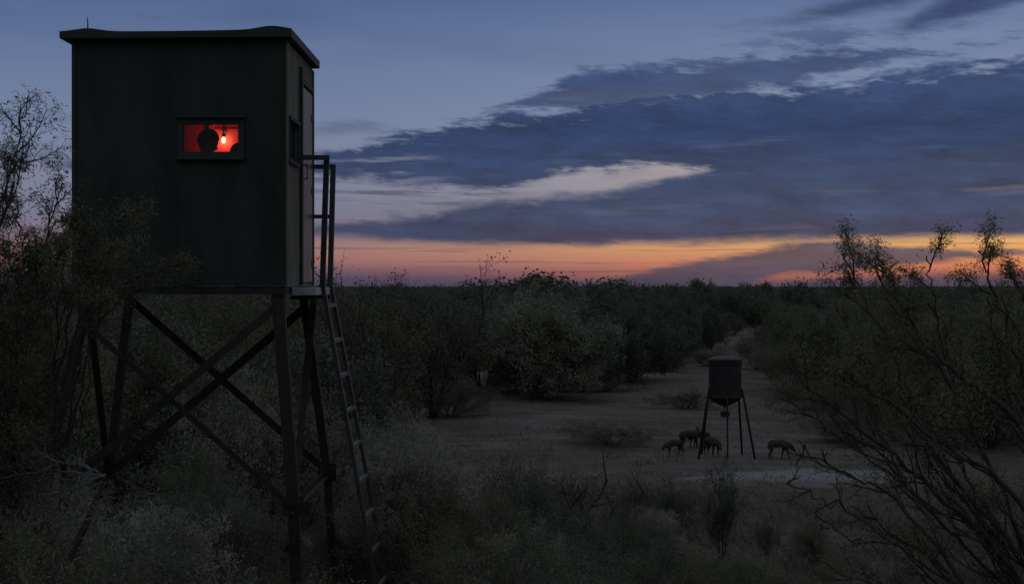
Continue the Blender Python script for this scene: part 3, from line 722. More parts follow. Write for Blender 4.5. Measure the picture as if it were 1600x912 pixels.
BUSH = [dict(n=6, wander=.16, trop=.03, kids=(6, 8), ratio=.55, spread=.75, rr=.55, **{'from': .2}),
        dict(n=5, wander=.22, trop=.05, kids=(5, 7), ratio=.55, spread=.8, rr=.6, leafy=True),
        dict(n=4, wander=.30, trop=.03, kids=(3, 4), ratio=.5, spread=.8, rr=.6, leafy=True),
        dict(n=3, wander=.3, trop=.0)]
def make_bush(seed, name, h, wd, leafm, stems=11, per=2.2, lsize=(.06, .028), spr=.06, lv=3, dens=1.0, barkm='bark', droop=0.0, upright=0.0):
    """a bush about h tall and wd wide, standing at its origin: returns (stem mesh, foliage mesh)"""
    rg = np.random.default_rng(seed); out, sites = [], []
    spec = [dict(s_) for s_ in BUSH[:lv + 1]]
    if lv < 3: spec = spec[:lv] + [BUSH[3]]
    for k in range(stems):
        a = 2 * math.pi * (k + rg.random() * .7) / stems; tilt = rg.uniform(.1, 1.0) ** .8 * (1 - upright)
        ex = math.sin(tilt * 1.25) * wd / 2; ez = h * .80 * math.cos(tilt * .95)
        d = np.array([math.cos(a) * ex, math.sin(a) * ex, ez]); ln = np.linalg.norm(d)
        grow(rg, (math.cos(a) * .08, math.sin(a) * .08, 0), d, ln * rg.uniform(.8, 1.1), .018 * h / 2.5 + .008, spec, 0, out, sites)
    v, f = tubes(out, (5, 3, 3, 3))
    sv, sf = v, f
    v, f = foliage(rg, sites, per * dens, lsize[0], lsize[1], spr, .9, droop)
    fit([sv, v], h, wd); sv[:, 2] = np.maximum(sv[:, 2], -.02)
    sm = np_mesh(name + '_stems', sv, sf, M[barkm], True)
    c = v.reshape(-1, 4, 3); keep = c[:, :, 2].min(1) > .02; v = c[keep].reshape(-1, 3); f = np.arange(len(v)).reshape(-1, 4)
    fm = np_mesh(name + '_foliage', v, f, M[leafm])
    return sm, fm
def put_bush(meshes, loc, rz, sc, label, cat='bush', group=None, name='bush', parts=('stems', 'foliage')):
    r = empty(name, loc, rz, label=label, cat=cat, group=group); r.scale = sc if hasattr(sc, '__len__') else (sc, sc, sc)
    child(parts[0], meshes[0], r); child(parts[1], meshes[1], r)
    return r

# prototypes
mid = {'dark': [make_bush(10 + i, 'dark_brush', 2.7, 3.6, 'leaf_dark', 12, 3.2, (.085, .045), .09) for i in range(3)],
       'olive': [make_bush(20 + i, 'olive_brush', 2.6, 3.4, 'leaf_olive', 12, 3.0, (.08, .04), .09) for i in range(3)],
       'mesq': [make_bush(30 + i, 'mesquite_brush', 3.0, 3.8, 'leaf_mesq', 9, 2.6, (.09, .03), .08, droop=.5) for i in range(3)]}
far = [make_bush(40 + i, 'far_brush', 2.8, 4.2, ('leaf_dark', 'leaf_olive', 'leaf_dark')[i], 9, 3.6, (.17, .10), .14, lv=2) for i in range(3)]
near = [make_bush(50 + i, 'near_brush', 1.9, 2.4, ('leaf_olive', 'leaf_dark', 'leaf_mesq')[i], 16, 2.6, (.034, .013), .035, barkm='twig') for i in range(3)]
wispy = [make_bush(90 + i, 'wispy_shrub', 1.6, 1.5, ('leaf_pale', 'leaf_sage')[i], 26, 2.2, (.050, .010), .025, upright=.45, barkm='twig') for i in range(2)]
sage = make_bush(61, 'sage', 2.65, 3.6, 'leaf_sage', 24, 5.0, (.070, .040), .07, barkm='twig')
pale = make_bush(62, 'pale_shrub', 1.7, 1.5, 'leaf_pale', 24, 2.6, (.048, .014), .035, upright=.35, barkm='twig')

def gpos(px, py):
    y = EYE * F / (py - HZ); return (px - 800) / F * y, y
def zone(x, y):
    """how much of a bush may stand here: clearing and path stay open"""
    px = 800 + F * x / y; py = HZ + EYE * F / y
    return px, py
def open_ground(x, y, r):
    # clearing outline in plan
    if y < 22.5: return False
    L_edge = float(np.interp(y, [22, 39.5, 42, 49, 66, 103, 119], [-1.7, -1.5, 2.3, 2.9, 5.2, 12.6, 14.6]))
    R_edge = float(np.interp(y, [22, 30, 39, 49, 66, 103, 119], [5.4, 6.6, 7.6, 8.4, 10.4, 16.8, 18.4]))
    if y > 112: return False
    return L_edge - r < x < R_edge + r
rg = np.random.default_rng(7)
placed = []
def free(x, y, r): return all((x - a) ** 2 + (y - b) ** 2 > ((r + c) * .62) ** 2 for a, b, c in placed)

# --- named plants first
bx, by = gpos(838, 622)
put_bush(sage, (bx, by, gz(bx, by)), .4, (1.12, 1.08, 1.08), 'large rounded grey green sage bush standing at the left edge of the clearing', 'sage bush', name='sage_bush'); placed.append((bx, by, 1.9))

def scatter(n, yr, frac, protos, label, group, cap, hscale=(.8, 1.15), rad=1.5, xlim=.36, cat='bush', xr=None, tries=60, keep=None):
    made = 0
    for _ in range(n * tries):
        if made >= n: break
        y = math.exp(rg.uniform(math.log(yr[0]), math.log(yr[1]))) if frac else rg.uniform(*yr)
        lim = xlim * y; x = rg.uniform(-lim, lim) if xr is None else rg.uniform(xr[0] * y, xr[1] * y)
        s_ = rg.uniform(*hscale); r = rad * s_
        if open_ground(x, y, r * 1.0) or not free(x, y, r): continue
        if keep and not keep(x, y, r): continue
        placed.append((x, y, r)); made += 1
        me = protos[int(rg.integers(len(protos)))]
        put_bush(me, (x, y, gz(x, y)), rg.uniform(0, 6.28), (s_ * rg.uniform(.9, 1.25), s_ * rg.uniform(.9, 1.2), s_), blabel(me, x, y, s_ > sum(hscale) / 2), cat, group)
    return made
MARK = [(-500, 'beyond the left edge of the frame'), (0, 'at the left edge below the feathery mesquite'), (70, 'just left of the splayed left tower leg'), (150, 'behind the left pair of tower legs'),
        (230, 'under the left half of the blind floor'), (310, 'behind the crossing of the tower braces'), (380, 'under the right half of the blind floor'), (440, 'behind the thick right tower leg'),
        (500, 'straight behind the ladder'), (560, 'a step right of the ladder'), (620, 'below the pale pink sky right of the ladder'), (680, 'below the bare antler-like twigs'), (740, 'touching the left flank of the big sage bush'),
        (800, 'straight behind the big sage bush'), (860, 'behind the right shoulder of the big sage bush'), (920, 'just right of the big sage bush'), (980, 'between the big sage bush and the path'), (1040, 'left of the sandy path mouth'),
        (1090, 'close by the left verge of the sandy path'), (1140, 'closing the far end of the sandy path'), (1190, 'close by the right verge of the sandy path'), (1240, 'right of the path above the lone javelina'),
        (1300, 'behind the leftmost mesquite sprig'), (1360, 'behind the second mesquite sprig'), (1420, 'between the mesquite sprigs'), (1490, 'left of the tall right mesquite sprig'), (1550, 'below the tall right mesquite sprig'), (1600, 'at the right edge of the frame')]
def where(x, y):
    px = 800 + F * x / y; m_ = [t for a, t in MARK if a <= px][-1]
    row = 'nearest' if y < 25 else 'near' if y < 36 else 'mid-distance' if y < 55 else 'farther' if y < 80 else 'distant' if y < 115 else 'tiny far-off'
    return row, m_
KIND = {'leaf_dark': 'dark', 'leaf_olive': 'olive', 'leaf_mesq': 'feathery'}
def blabel(me, x, y, tall):
    row, m_ = where(x, y)
    return f"{row} {'tall' if tall else 'low'} {KIND[me[1].materials[0].name if False else LEAFKEY[me[1].materials[0].name]]} bush {m_}"
LEAFKEY = {M[k].name: k for k in KIND}
c1 = scatter(14, (17.5, 25), False, mid['dark'] + mid['mesq'], 'dark thorny bush in the thicket right behind the tower legs', 'bushes behind the tower', 0, (.62, .95), 1.5, xr=(-.34, -.135))
c2 = scatter(24, (25, 44), False, mid['dark'] + mid['mesq'], 'dark bush in the tall thicket between the ladder and the clearing', 'bushes left of the clearing', 0, (.80, 1.08), 1.6, xr=(-.35, -.02))
c3 = scatter(26, (30, 62), False, mid['olive'] + mid['mesq'], 'olive bush in the thicket along the right edge of the clearing', 'bushes right of the clearing', 0, (.74, 1.02), 1.6, xr=(.16, .35))
c4 = scatter(44, (44, 75), True, mid['dark'] + mid['olive'], 'bush in the middle distance beyond the clearing', 'bushes beyond the clearing', 0, (.85, 1.1), 1.7)
c5 = scatter(150, (75, 170), True, far, 'bush in the distant brush below the horizon', 'distant bushes below the horizon', 0, (.85, 1.12), 1.8)
print('bushes', c1, c2, c3, c4, c5)

for px, row, h_, k, kind in ((948, 608, 1.9, 0, 'dark'), (985, 597, 2.3, 1, 'dark'), (1012, 580, 2.6, 2, 'dark'), (1045, 566, 2.4, 0, 'dark'), (1075, 556, 2.5, 1, 'dark'), (1092, 540, 2.7, 2, 'dark'), (960, 575, 2.8, 2, 'dark'),
        (1010, 560, 2.9, 1, 'dark'), (1050, 545, 2.9, 0, 'dark'), (1112, 524, 2.8, 1, 'dark'), (1222, 532, 2.7, 0, 'olive'), (1228, 556, 2.2, 1, 'olive'), (1252, 580, 2.5, 2, 'olive'), (1268, 604, 2.3, 0, 'olive'),
        (1318, 622, 2.5, 1, 'olive'), (1375, 640, 2.4, 2, 'olive'), (1440, 655, 2.4, 0, 'mesq'), (1520, 660, 2.5, 1, 'olive'), (1590, 655, 2.6, 2, 'mesq'), (1150, 506, 2.4, 0, 'dark'), (1185, 508, 2.6, 1, 'dark')):
    x, y = gpos(px, row); s_ = h_ / 2.7; placed.append((x, y, 1.5 * s_))
    put_bush(mid[kind][k], (x, y, gz(x, y)), px * .7, (s_ * 1.05, s_ * 1.05, s_), blabel(mid[kind][k], x, y, h_ > 2.45), 'bush', 'bushes beyond the clearing' if px < 1200 else 'bushes right of the clearing')

# --- far brush to the horizon, one mass
def far_mass():
    r2 = np.random.default_rng(99); V = []
    n = 5200
    y = np.exp(r2.uniform(math.log(110), math.log(2600), n)); x = r2.uniform(-.42, .42, n) * y
    base_h = 2.35 + r2.random(n) ** 2 * 1.05
    hgt = np.minimum(base_h, 3.05 + 3.0 / 400 * 0 + r2.random(n) * .35)
    sc = np.clip(y / 220, .7, 6)
    for i in range(n):
        if open_ground(x[i], y[i], 2.5): continue
        m_ = 60
        u = r2.normal(0, 1, (m_, 3)); u /= np.linalg.norm(u, axis=1, keepdims=True); u[:, 2] = np.abs(u[:, 2])
        u *= (r2.uniform(.45, 1.0, (m_, 1)))
        c = np.array([x[i], y[i], 0]) + u * np.array([2.2 * sc[i] ** .8, 2.2, hgt[i]])
        s_ = .16 * sc[i] ** .75
        ax = r2.normal(0, 1, (m_, 3)); ax[:, 2] *= .6; ax /= np.linalg.norm(ax, axis=1, keepdims=True); sd = np.cross(ax, r2.normal(0, 1, (m_, 3))); sd /= np.linalg.norm(sd, axis=1, keepdims=True)
        L = s_ * r2.uniform(1.0, 2.2, (m_, 1)); W = s_ * r2.uniform(.6, 1.4, (m_, 1))
        V.append(np.stack([c, c + ax * L * .5 + sd * W * .5, c + ax * L, c + ax * L * .5 - sd * W * .5], 1))
    V = np.concatenate(V).reshape(-1, 3); V[:, 2] = np.maximum(V[:, 2], 0)
    o = child('brush', np_mesh('brush', V, np.arange(len(V)).reshape(-1, 4), M['leaf_dark']))
    tag(o, 'flat mass of far dark brush running to the horizon', 'brush', kind='stuff')
far_mass()

# --- low trees whose crowns break the skyline
TREE = [dict(n=5, wander=.12, trop=.04, kids=(4, 6), ratio=.75, spread=.8, rr=.6, **{'from': .35}),
        dict(n=5, wander=.22, trop=.02, kids=(5, 6), ratio=.6, spread=.8, rr=.55),
        dict(n=4, wander=.28, trop=.02, kids=(4, 5), ratio=.5, spread=.8, rr=.6, leafy=True),
        dict(n=3, wander=.3, trop=0)]
def make_tree(seed, h, leafm, lsize, per, spr, trunks=3, tilt=.6):
    r2 = np.random.default_rng(seed); out, sites = [], []
    for k in range(trunks):
        a = 2 * math.pi * (k + r2.random() * .6) / trunks; tl = tilt * r2.uniform(.5, 1.2)
        grow(r2, (0, 0, -.03), (math.cos(a) * math.sin(tl), math.sin(a) * math.sin(tl), math.cos(tl)), h * .62 * r2.uniform(.85, 1.1), .055 * h / 3.5, TREE, 0, out, sites)
    v1, f1 = tubes(out, (7, 5, 3, 3)); v, f = foliage(r2, sites, per, lsize[0], lsize[1], spr)
    fit([v1, v], h); tm = np_mesh('tree_trunk', v1, f1, M['bark'], True); return tm, np_mesh('tree_crown', v, f, M[leafm])
tr_p = [make_tree(70 + i, 3.7, 'leaf_dark', (.15, .085), 4.2, .16) for i in range(3)]
sparse = make_tree(77, 3.6, 'leaf_dark', (.06, .025), 1.1, .07, 5, .6)
sky_trees = [  # column, depth, top row, prototype, label
    (790, 88, 434, 0, 'low dark tree at the left end of the skyline clump behind the sage bush'),
    (835, 84, 426, 1, 'tallest rounded tree in the skyline clump behind the sage bush'),
    (872, 86, 425, 2, 'wide round-topped tree in the middle of the skyline clump'),
    (905, 92, 431, 0, 'low dark tree closing the right side of the skyline clump'),
    (966, 95, 437, 1, 'small single tree bump on the skyline right of the clump'),
    (1095, 120, 434, 2, 'left twin of the two small trees above the path on the horizon'),
    (1113, 122, 433, 0, 'right twin of the two small trees above the path on the horizon'),
    (1160, 125, 439, 1, 'tiny tree top on the horizon just right of the path'),
    (1187, 128, 437, 2, 'tiny rounded tree top on the horizon above the right thicket')]
for px, y, top, k, lab in sky_trees:
    x = (px - 800) / F * y; hh = EYE + (HZ - top - 5) / F * y; s_ = hh / 3.7; wx_ = 1.6 if px < 980 else .95
    put_bush(tr_p[k], (x, y, 0), px * .37, (s_ * wx_, s_ * wx_, s_), lab, 'tree', 'low trees on the skyline', 'tree', ('trunk', 'crown'))
for px, y, top, lab in ((545, 30, 392, 'sparse thorny tree with bare tips rising just right of the ladder'),
                        (590, 38, 424, 'small twiggy tree top left of the bare bush on the skyline'),
                        (678, 36, 404, 'sparse bush with bare antler-like twigs against the pink sky'),
                        (720, 52, 430, 'low twiggy tree between the bare bush and the skyline clump')):
    x = (px - 800) / F * y; hh = EYE + (HZ - top) / F * y; s_ = hh / 3.6
    put_bush(sparse, (x, y, gz(x, y)), px * .91, (s_ * .85, s_ * .85, s_), lab, 'tree', 'twiggy trees left of the clearing', 'tree', ('trunk', 'crown'))

# --- mesquites in the foreground
MESQ = [dict(n=9, wander=.10, trop=.0, kids=(7, 9), ratio=.62, spread=.62, rr=.55, tip=.3, **{'from': .2}),
        dict(n=8, wander=.15, trop=.03, kids=(6, 8), ratio=.52, spread=.6, rr=.55, tip=.3),
        dict(n=6, wander=.20, trop=.03, kids=(4, 6), ratio=.5, spread=.7, rr=.6, leafy=False),
        dict(n=5, wander=.26, trop=.0)]
TWIG = [MESQ[0], dict(n=8, wander=.13, trop=.03, kids=(6, 9), ratio=.50, spread=.5, rr=.55, tip=.3), dict(n=6, wander=.18, trop=.02, kids=(3, 5), ratio=.5, spread=.6, rr=.6), dict(n=4, wander=.25, trop=0)]
TWIGD = [MESQ[0], dict(n=8, wander=.16, trop=.02, kids=(9, 12), ratio=.48, spread=.6, rr=.55, tip=.3), dict(n=6, wander=.22, trop=-.02, kids=(4, 6), ratio=.55, spread=.7, rr=.6), dict(n=4, wander=.25, trop=-.12)]
def mesquite(name, label, root, limbs, seed, spec, lsize, per, spr, leafm='leaf_mesq', leaf_if=None, droop=.8, start=.14):
    """limbs: list of lists of world points each big limb passes through"""
    r2 = np.random.default_rng(seed); out, sites = [], []
    o = empty(name, root, label=label, cat='mesquite tree'); rt = np.array(root)
    for path, r0, r1, kids, klen in limbs:
        pts = np.array([tuple(p) for p in path], float) - rt
        # smooth resample
        tt = np.linspace(0, 1, len(pts)); ts = np.linspace(0, 1, len(pts) * 5)
        q = np.stack([np.interp(ts, tt, pts[:, i]) for i in range(3)], 1)
        for _ in range(3): q[1:-1] = (q[:-2] + q[1:-1] * 2 + q[2:]) / 4
        q[1:-1] += r2.normal(0, .012, q[1:-1].shape)
        rr = r1 * .8 + (r0 - r1 * .8) * (1 - np.linspace(0, 1, len(q))) ** 1.7; out.append((q, rr, 0))
        for k in range(kids):
            f = start + (.96 - start) * (k + r2.random() * .7) / kids; i = min(len(q) - 2, int(f * (len(q) - 1)))
            dd = q[i + 1] - q[i]; dd /= np.linalg.norm(dd); a = r2.normal(0, 1, 3); a[1] *= .8; a -= a.dot(dd) * dd; a /= np.linalg.norm(a); s_ = r2.uniform(.25, .75)
            grow(r2, q[i], dd * math.cos(s_) + a * math.sin(s_) + np.array([0, 0, .12]), klen * r2.uniform(.55, 1.15) * (1.12 - .80 * f), max(.006, rr[i] * .5), spec, 1, out, sites)
    v, f = tubes(out, (8, 5, 4, 3)); child('trunk', np_mesh('mesquite_trunk', v, f, M['bark'], True), o)
    if leaf_if is not None: sites = [s_ for s_ in sites if leaf_if(s_[0] + rt, r2)]
    v, f = foliage(r2, sites, per, lsize[0], lsize[1], spr, .55, droop); child('crown', np_mesh('mesquite_crown', v, f, M[leafm]), o)
    return o
D = 9.0
root = (3.25, D, gz(3.25, D))
def RP(px, py, dd=0): return P(px, py, D + dd)
B0 = (3.25, D, gz(3.25, D))
def multiply(limbs, n, seed, jit, rs):
    r3 = np.random.default_rng(seed); o_ = []
    for path, r0, r1, kids, kl in limbs:
        o_.append((path, r0 * rs, r1, kids, kl))
        for _ in range(n):
            off = Vector(r3.normal(0, jit, 3)); off.z = -abs(off.z) * 1.1; m_ = len(path) - 1; cut = int(r3.integers(0, 2))
            pp = [Vector(p) + off * (i / m_) * Vector((1, 1.5, 1)).length * .6 + Vector(r3.normal(0, jit * .22, 3)) * (1 if 0 < i < m_ else 0) for i, p in enumerate(path)]
            if cut and len(pp) > 4: pp = pp[:-1]
            o_.append((pp, r0 * rs * r3.uniform(.45, .75), r1 * .8, max(5, kids - 2), kl * r3.uniform(.7, 1.05)))
    return o_
limbs = [([B0, RP(1640, 1000), RP(1560, 850), RP(1440, 745), RP(1330, 660), RP(1262, 600), RP(1225, 560)], .045, .007, 12, .75),
         ([B0, RP(1660, 960, .1), RP(1570, 830, .1), RP(1440, 690, .2), RP(1400, 560, .2), RP(1345, 455, .2), RP(1318, 395, .2)], .045, .006, 12, .70),
         ([B0, RP(1680, 900, -.2), RP(1600, 660, -.3), RP(1500, 585, -.3), RP(1430, 520, -.3), RP(1380, 440, -.3), RP(1372, 392, -.3)], .055, .006, 12, .65),
         ([B0, RP(1670, 800, .3), RP(1620, 640, .3), RP(1575, 520, .3), RP(1545, 430, .3), RP(1528, 392, .3)], .042, .006, 10, .55),
         ([B0, RP(1620, 900, .4), RP(1560, 740, .4), RP(1500, 640, .5), RP(1470, 540, .5), RP(1455, 440, .5), RP(1448, 400, .5)], .035, .005, 10, .6),
         ([B0, RP(1600, 1020, -.1), RP(1480, 880, -.1), RP(1380, 760, -.1), RP(1310, 735, -.1), RP(1262, 706, -.1), RP(1248, 690, -.1)], .030, .004, 9, .45),
         ([B0, RP(1690, 880, .6), RP(1660, 700, .6), RP(1640, 560, .6), RP(1600, 450, .6), RP(1566, 425, .6)], .035, .006, 8, .6),
         ([B0, RP(1500, 960, .3), RP(1400, 840, .4), RP(1330, 790, .4)], .02, .005, 8, .5)]
def tip_leaves(p, r2):
    if p[2] < 2.15 and p[0] < 1.9: return False
    if p[2] > 2.9: return r2.random() < .9
    return r2.random() < (.25 if p[2] < 2.3 else .5)
mesquite('mesquite_tree', 'sprawling mesquite with many bare dark branches at the right edge, leafy tips above the horizon', root, multiply(limbs, 2, 1, .26, .62), 5, TWIG, (.026, .0055), 5.0, .022, leaf_if=tip_leaves)

D = 10.6
B0 = (-4.0, D, gz(-4, D)); root = B0
limbs = [([B0, RP(-60, 760), RP(-40, 560), RP(-10, 380), RP(20, 250), RP(42, 165)], .05, .005, 18, .80),
         ([B0, RP(-20, 760, .3), RP(20, 600, .3), RP(50, 450, .3), RP(80, 340, .3), RP(98, 285, .3)], .04, .005, 17, .7),
         ([B0, RP(-120, 700, .2), RP(-110, 500, .2), RP(-80, 320, .2), RP(-10, 200, .2)], .04, .005, 16, .8),
         ([B0, RP(0, 800, .5), RP(60, 700, .6), RP(85, 600, .8), RP(90, 480, .9), RP(100, 380, .9), RP(108, 330, .9)], .035, .005, 16, .6)]
mesquite('mesquite_tree', 'feathery mesquite at the left edge with drooping twigs against the sky', root, multiply(limbs, 4, 2, .42, .55), 8, TWIGD, (.040, .0070), 1.5, .022, leaf_if=lambda p, r2: r2.random() < (.85 if p[2] < 3.3 else .5) and not (p[2] < 2.9 and 800 + F * p[0] / p[1] > 80))
D = 11.6
B0 = (-3.35, D, gz(-3.35, D)); root = B0
limbs = [([B0, RP(95, 800), RP(112, 640), RP(130, 500), RP(150, 430), RP(190, 360), RP(215, 325)], .030, .004, 10, .45),
         ([B0, RP(90, 760, .1), RP(130, 600, .1), RP(145, 480, .1), RP(200, 440, .1), RP(260, 418, .1), RP(290, 410, .1)], .025, .004, 9, .38),
         ([B0, RP(80, 700, -.1), RP(100, 560, -.1), RP(112, 450, -.1), RP(120, 380, -.1), RP(140, 330, -.1)], .025, .004, 9, .42)]
mesquite('mesquite_tree', 'slim young mesquite whose olive leaves spray across the lower left wall of the blind', root, multiply(limbs, 1, 3, .12, .55), 12, TWIG, (.028, .006), 1.9, .045, leafm='leaf_mesq', droop=.5, start=.52)

# --- dead bleached branches lower left
r2 = np.random.default_rng(3); out, sites = [], []
D = 10.5
base = RP(170, 742) ; rootd = np.array((base.x, base.y, 0.0))
for path in ([(165, 744), (120, 738), (80, 735), (30, 742), (-30, 750)], [(165, 744), (130, 725), (95, 722), (60, 735), (20, 744)], [(165, 744), (120, 752), (70, 742), (40, 728), (60, 712)], [(150, 748), (110, 765), (85, 778)], [(100, 722), (70, 712), (30, 736)]):
    q = np.array([tuple(RP(a, b, r2.uniform(-.15, .15))) for a, b in path]) - rootd
    tt = np.linspace(0, 1, len(q)); ts = np.linspace(0, 1, len(q) * 4); q = np.stack([np.interp(ts, tt, q[:, i]) for i in range(3)], 1) + r2.normal(0, .006, (len(ts), 3))
    out.append((q, np.linspace(.007, .0022, len(q)), 1))
    for k in range(7):
        i = int(r2.integers(2, len(q) - 1)); d_ = q[i] - q[i-1]
        grow(r2, q[i], d_ / np.linalg.norm(d_) + r2.normal(0, .5, 3) * (1, .6, 1), .22, .004, MESQ, 2, out, sites)
o = empty('dead_bush', tuple(rootd), label='bleached grey dead bush with bare forked twigs left of the tower legs', cat='dead bush')
v, f = tubes(out); child('twigs', np_mesh('dead_twigs', v, f, M['deadwood'], True), o)
T_ = [(-.62, .1, 0), (-.50, .08, .55), (-.40, .02, .95), (-.16, 0, 1.42), tuple(np.array(RP(165, 744)) - rootd)]
v, f = tubes([(np.array(T_), np.array([.045, .040, .034, .024, .008]), 0)]); child('trunk', np_mesh('dead_trunk', v, f, M['bark'], True), o)
# --- foreground bushes
def nb(px, top, y, me, hgt, label, wsc=1.0, rz=0.0, cat='bush', name='bush', base_h=1.9, group='bushes in the near foreground'):
    x = (px - 800) / F * y; hh = EYE + (HZ - top) / F * y; s_ = hh / base_h
    return put_bush(me, (x, y, gz(x, y)), rz, (s_ * wsc, s_ * wsc, s_), label, cat, group, name)
nb(618, 652, 16.5, pale, 1, 'pale dry feathery shrub just right of the ladder', 1.0, .3, 'shrub', 'shrub', 1.7)
nb(668, 672, 17.0, pale, 1, 'smaller pale shrub beside the feathery one right of the ladder', .9, 2.3, 'shrub', 'shrub', 1.7)
nb(395, 590, 17.5, pale, 1, 'pale twiggy shrub glimpsed between the tower braces', 1.0, 1.3, 'shrub', 'shrub', 1.7)
nb(270, 765, 12.5, near[0], 1, 'low fine-leaved bush at the foot of the blind tower', 1.1, .7)
nb(60, 800, 10.0, near[0], 1, 'grey green bush in the lower left corner', 1.15, 1.9)
nb(300, 845, 11.0, near[2], 1, 'low bush between the two front tower legs', 1.2, 2.6)
nb(150, 820, 9.0, near[1], 1, 'dark low bush at the bottom left below the dead twigs', 1.1, 4.4)
nb(520, 830, 15.6, near[0], 1, 'low bush between the ladder foot and the right tower legs', 1.1, 3.4)
nb(690, 745, 14.5, near[2], 1, 'olive bush right of the ladder foot', 1.25, .2)
nb(800, 800, 13.0, near[0], 1, 'low olive bush at the bottom left of the dark thorn bush', 1.2, 5.0)
nb(850, 708, 16.5, near[1], 1, 'dark thorn bush with twigs reaching over the clearing edge', 1.05, 1.1)
nb(925, 770, 14.0, near[1], 1, 'dense black green bush at the bottom centre', 1.0, 2.1)
nb(990, 830, 12.5, near[2], 1, 'low dark bush at the bottom centre right of the dense one', 1.2, 3.9)
nb(1040, 735, 20.0, near[1], 1, 'small dark bush below the javelina at the near edge of the clearing', .75, 3.0)
nb(1200, 798, 18.0, near[1], 1, 'tiny dark bush in the dry grass right of the upright shrub', .8, 2.0)
nb(1110, 850, 13.0, near[0], 1, 'low grassy bush at the bottom below the upright shrub', 1.1, 4.0)
nb(1420, 830, 14.0, near[2], 1, 'low bush behind the lower branches of the right mesquite', 1.1, .9)
nb(1560, 800, 13.0, near[0], 1, 'low bush at the bottom right corner', 1.1, 5.5)
for px, row, sx, sz, k, lab in ((1072, 636, .95, .30, 1, 'flat spreading dark bush lying on the open dirt behind the feeder'), (1195, 548, 1.1, .75, 1, 'low bush reaching into the right side of the sandy path'),
        (1146, 522, 1.3, .6, 0, 'low bush standing in the far mouth of the sandy path'), (1212, 592, 1.0, .6, 0, 'low olive bush on the right rim of the clearing behind the feeder'), (1120, 533, .9, .5, 2, 'small bush at the left foot of the far path'),
        (1262, 640, 1.1, .45, 2, 'low feathery bush on the dirt right of the feeder drum'), (705, 655, 1.2, .5, 1, 'low dark bush at the left tip of the clearing'), (925, 612, .8, .5, 0, 'small bush at the right foot of the big sage bush'),
        (955, 700, 1.1, .22, 2, 'flat weedy bush on the dirt left of the javelinas'), (1330, 690, 1.3, .35, 1, 'low bush on the dirt behind the lower mesquite branches'), (1168, 560, .9, .45, 0, 'small bush on the right rut of the sandy path'), (1105, 572, .9, .4, 2, 'small feathery bush at the left side where the path leaves the clearing'), (1182, 575, .8, .5, 1, 'small dark bush at the right side where the path leaves the clearing'), (1238, 612, 1.0, .8, 2, 'olive bush stepping into the clearing behind the right feeder legs'), (1135, 512, 1.6, .9, 1, 'bush blocking the left half of the far path mouth'), (1290, 655, .9, .5, 0, 'low olive bush above the lone javelina'),
        (1000, 556, 1.2, .8, 1, 'low bush in front of the dark brush right of the sage bush')):
    x, y = gpos(px, row); put_bush(near[k], (x, y, gz(x, y)), px * .7, (sx, sx * .7, sz), lab, 'bush', 'low bushes in the clearing')
for px, top, y, k, lab in ((545, 800, 15.0, 1, 'dark leafy bush brushing the right rail of the ladder low down'), (770, 835, 12.0, 2, 'feathery bush at the bottom edge just right of the ladder foot'),
        (860, 868, 10.5, 0, 'fine-leaved bush on the bottom edge below the pale shrubs'), (800, 740, 17.5, 2, 'feathery bush left of the dark thorn bush'), (880, 850, 11.0, 1, 'black green bush on the bottom edge below the thorn bush'),
        (970, 790, 16.0, 0, 'olive bush right of the dense black green bush'), (1050, 820, 15.0, 1, 'dark bush left of the upright shrub stem'), (1210, 870, 12.5, 2, 'feathery bush on the bottom edge below the tiny dark bush'),
        (1300, 840, 14.0, 0, 'olive bush in the dry grass below the pale caliche patch'), (1000, 742, 20.5, 1, 'knee high dark bush on the near rim of the clearing'), (1065, 748, 20.5, 2, 'knee high feathery bush between its dark neighbour and the upright shrub'),
        (300, 700, 16.5, 0, 'bush under the crossing braces of the tower'), (20, 700, 12.0, 1, 'dark bush at the left edge behind the dead twigs'),
        (200, 860, 8.8, 2, 'feathery low bush on the bottom edge below the left tower leg')):
    nb(px, top, y, near[k], 1, lab, 1.15, px * .013)
for px, top, y, k, lab in ((30, 770, 11.0, 0, 'pale wispy shrub in the lower left corner under the dead twigs'), (110, 745, 12.0, 1, 'grey green wispy shrub beside the foot of the left tower leg'), (225, 800, 10.5, 0, 'pale wispy shrub left of the middle between the tower feet'),
        (310, 770, 13.5, 1, 'grey green wispy shrub between the two front tower feet'), (375, 805, 14.0, 0, 'pale wispy shrub just left of the thick right tower leg'), (640, 690, 15.2, 0, 'tall pale wispy shrub at the tip of the clearing right of the ladder'),
        (585, 655, 17.6, 1, 'grey green wispy shrub behind the ladder rungs'), (700, 760, 15.0, 0, 'pale wispy shrub below the left tip of the clearing'), (830, 815, 13.0, 1, 'grey green wispy shrub at the bottom centre'),
        (1020, 790, 17.0, 0, 'pale wispy shrub below the knee high bushes'), (1270, 800, 17.0, 1, 'grey green wispy shrub right of the tiny dark bush'), (1160, 840, 14.0, 1, 'grey green wispy shrub below the slender upright shrub'), (1380, 860, 13.0, 0, 'pale wispy shrub at the bottom below the lone javelina'),
        (350, 610, 19.0, 0, 'pale wispy shrub seen through the crossing braces')):
    nb(px, top, y, wispy[k], 1, lab, 1.1, px * .021, 'shrub', 'shrub', 1.6, 'wispy shrubs in the foreground')
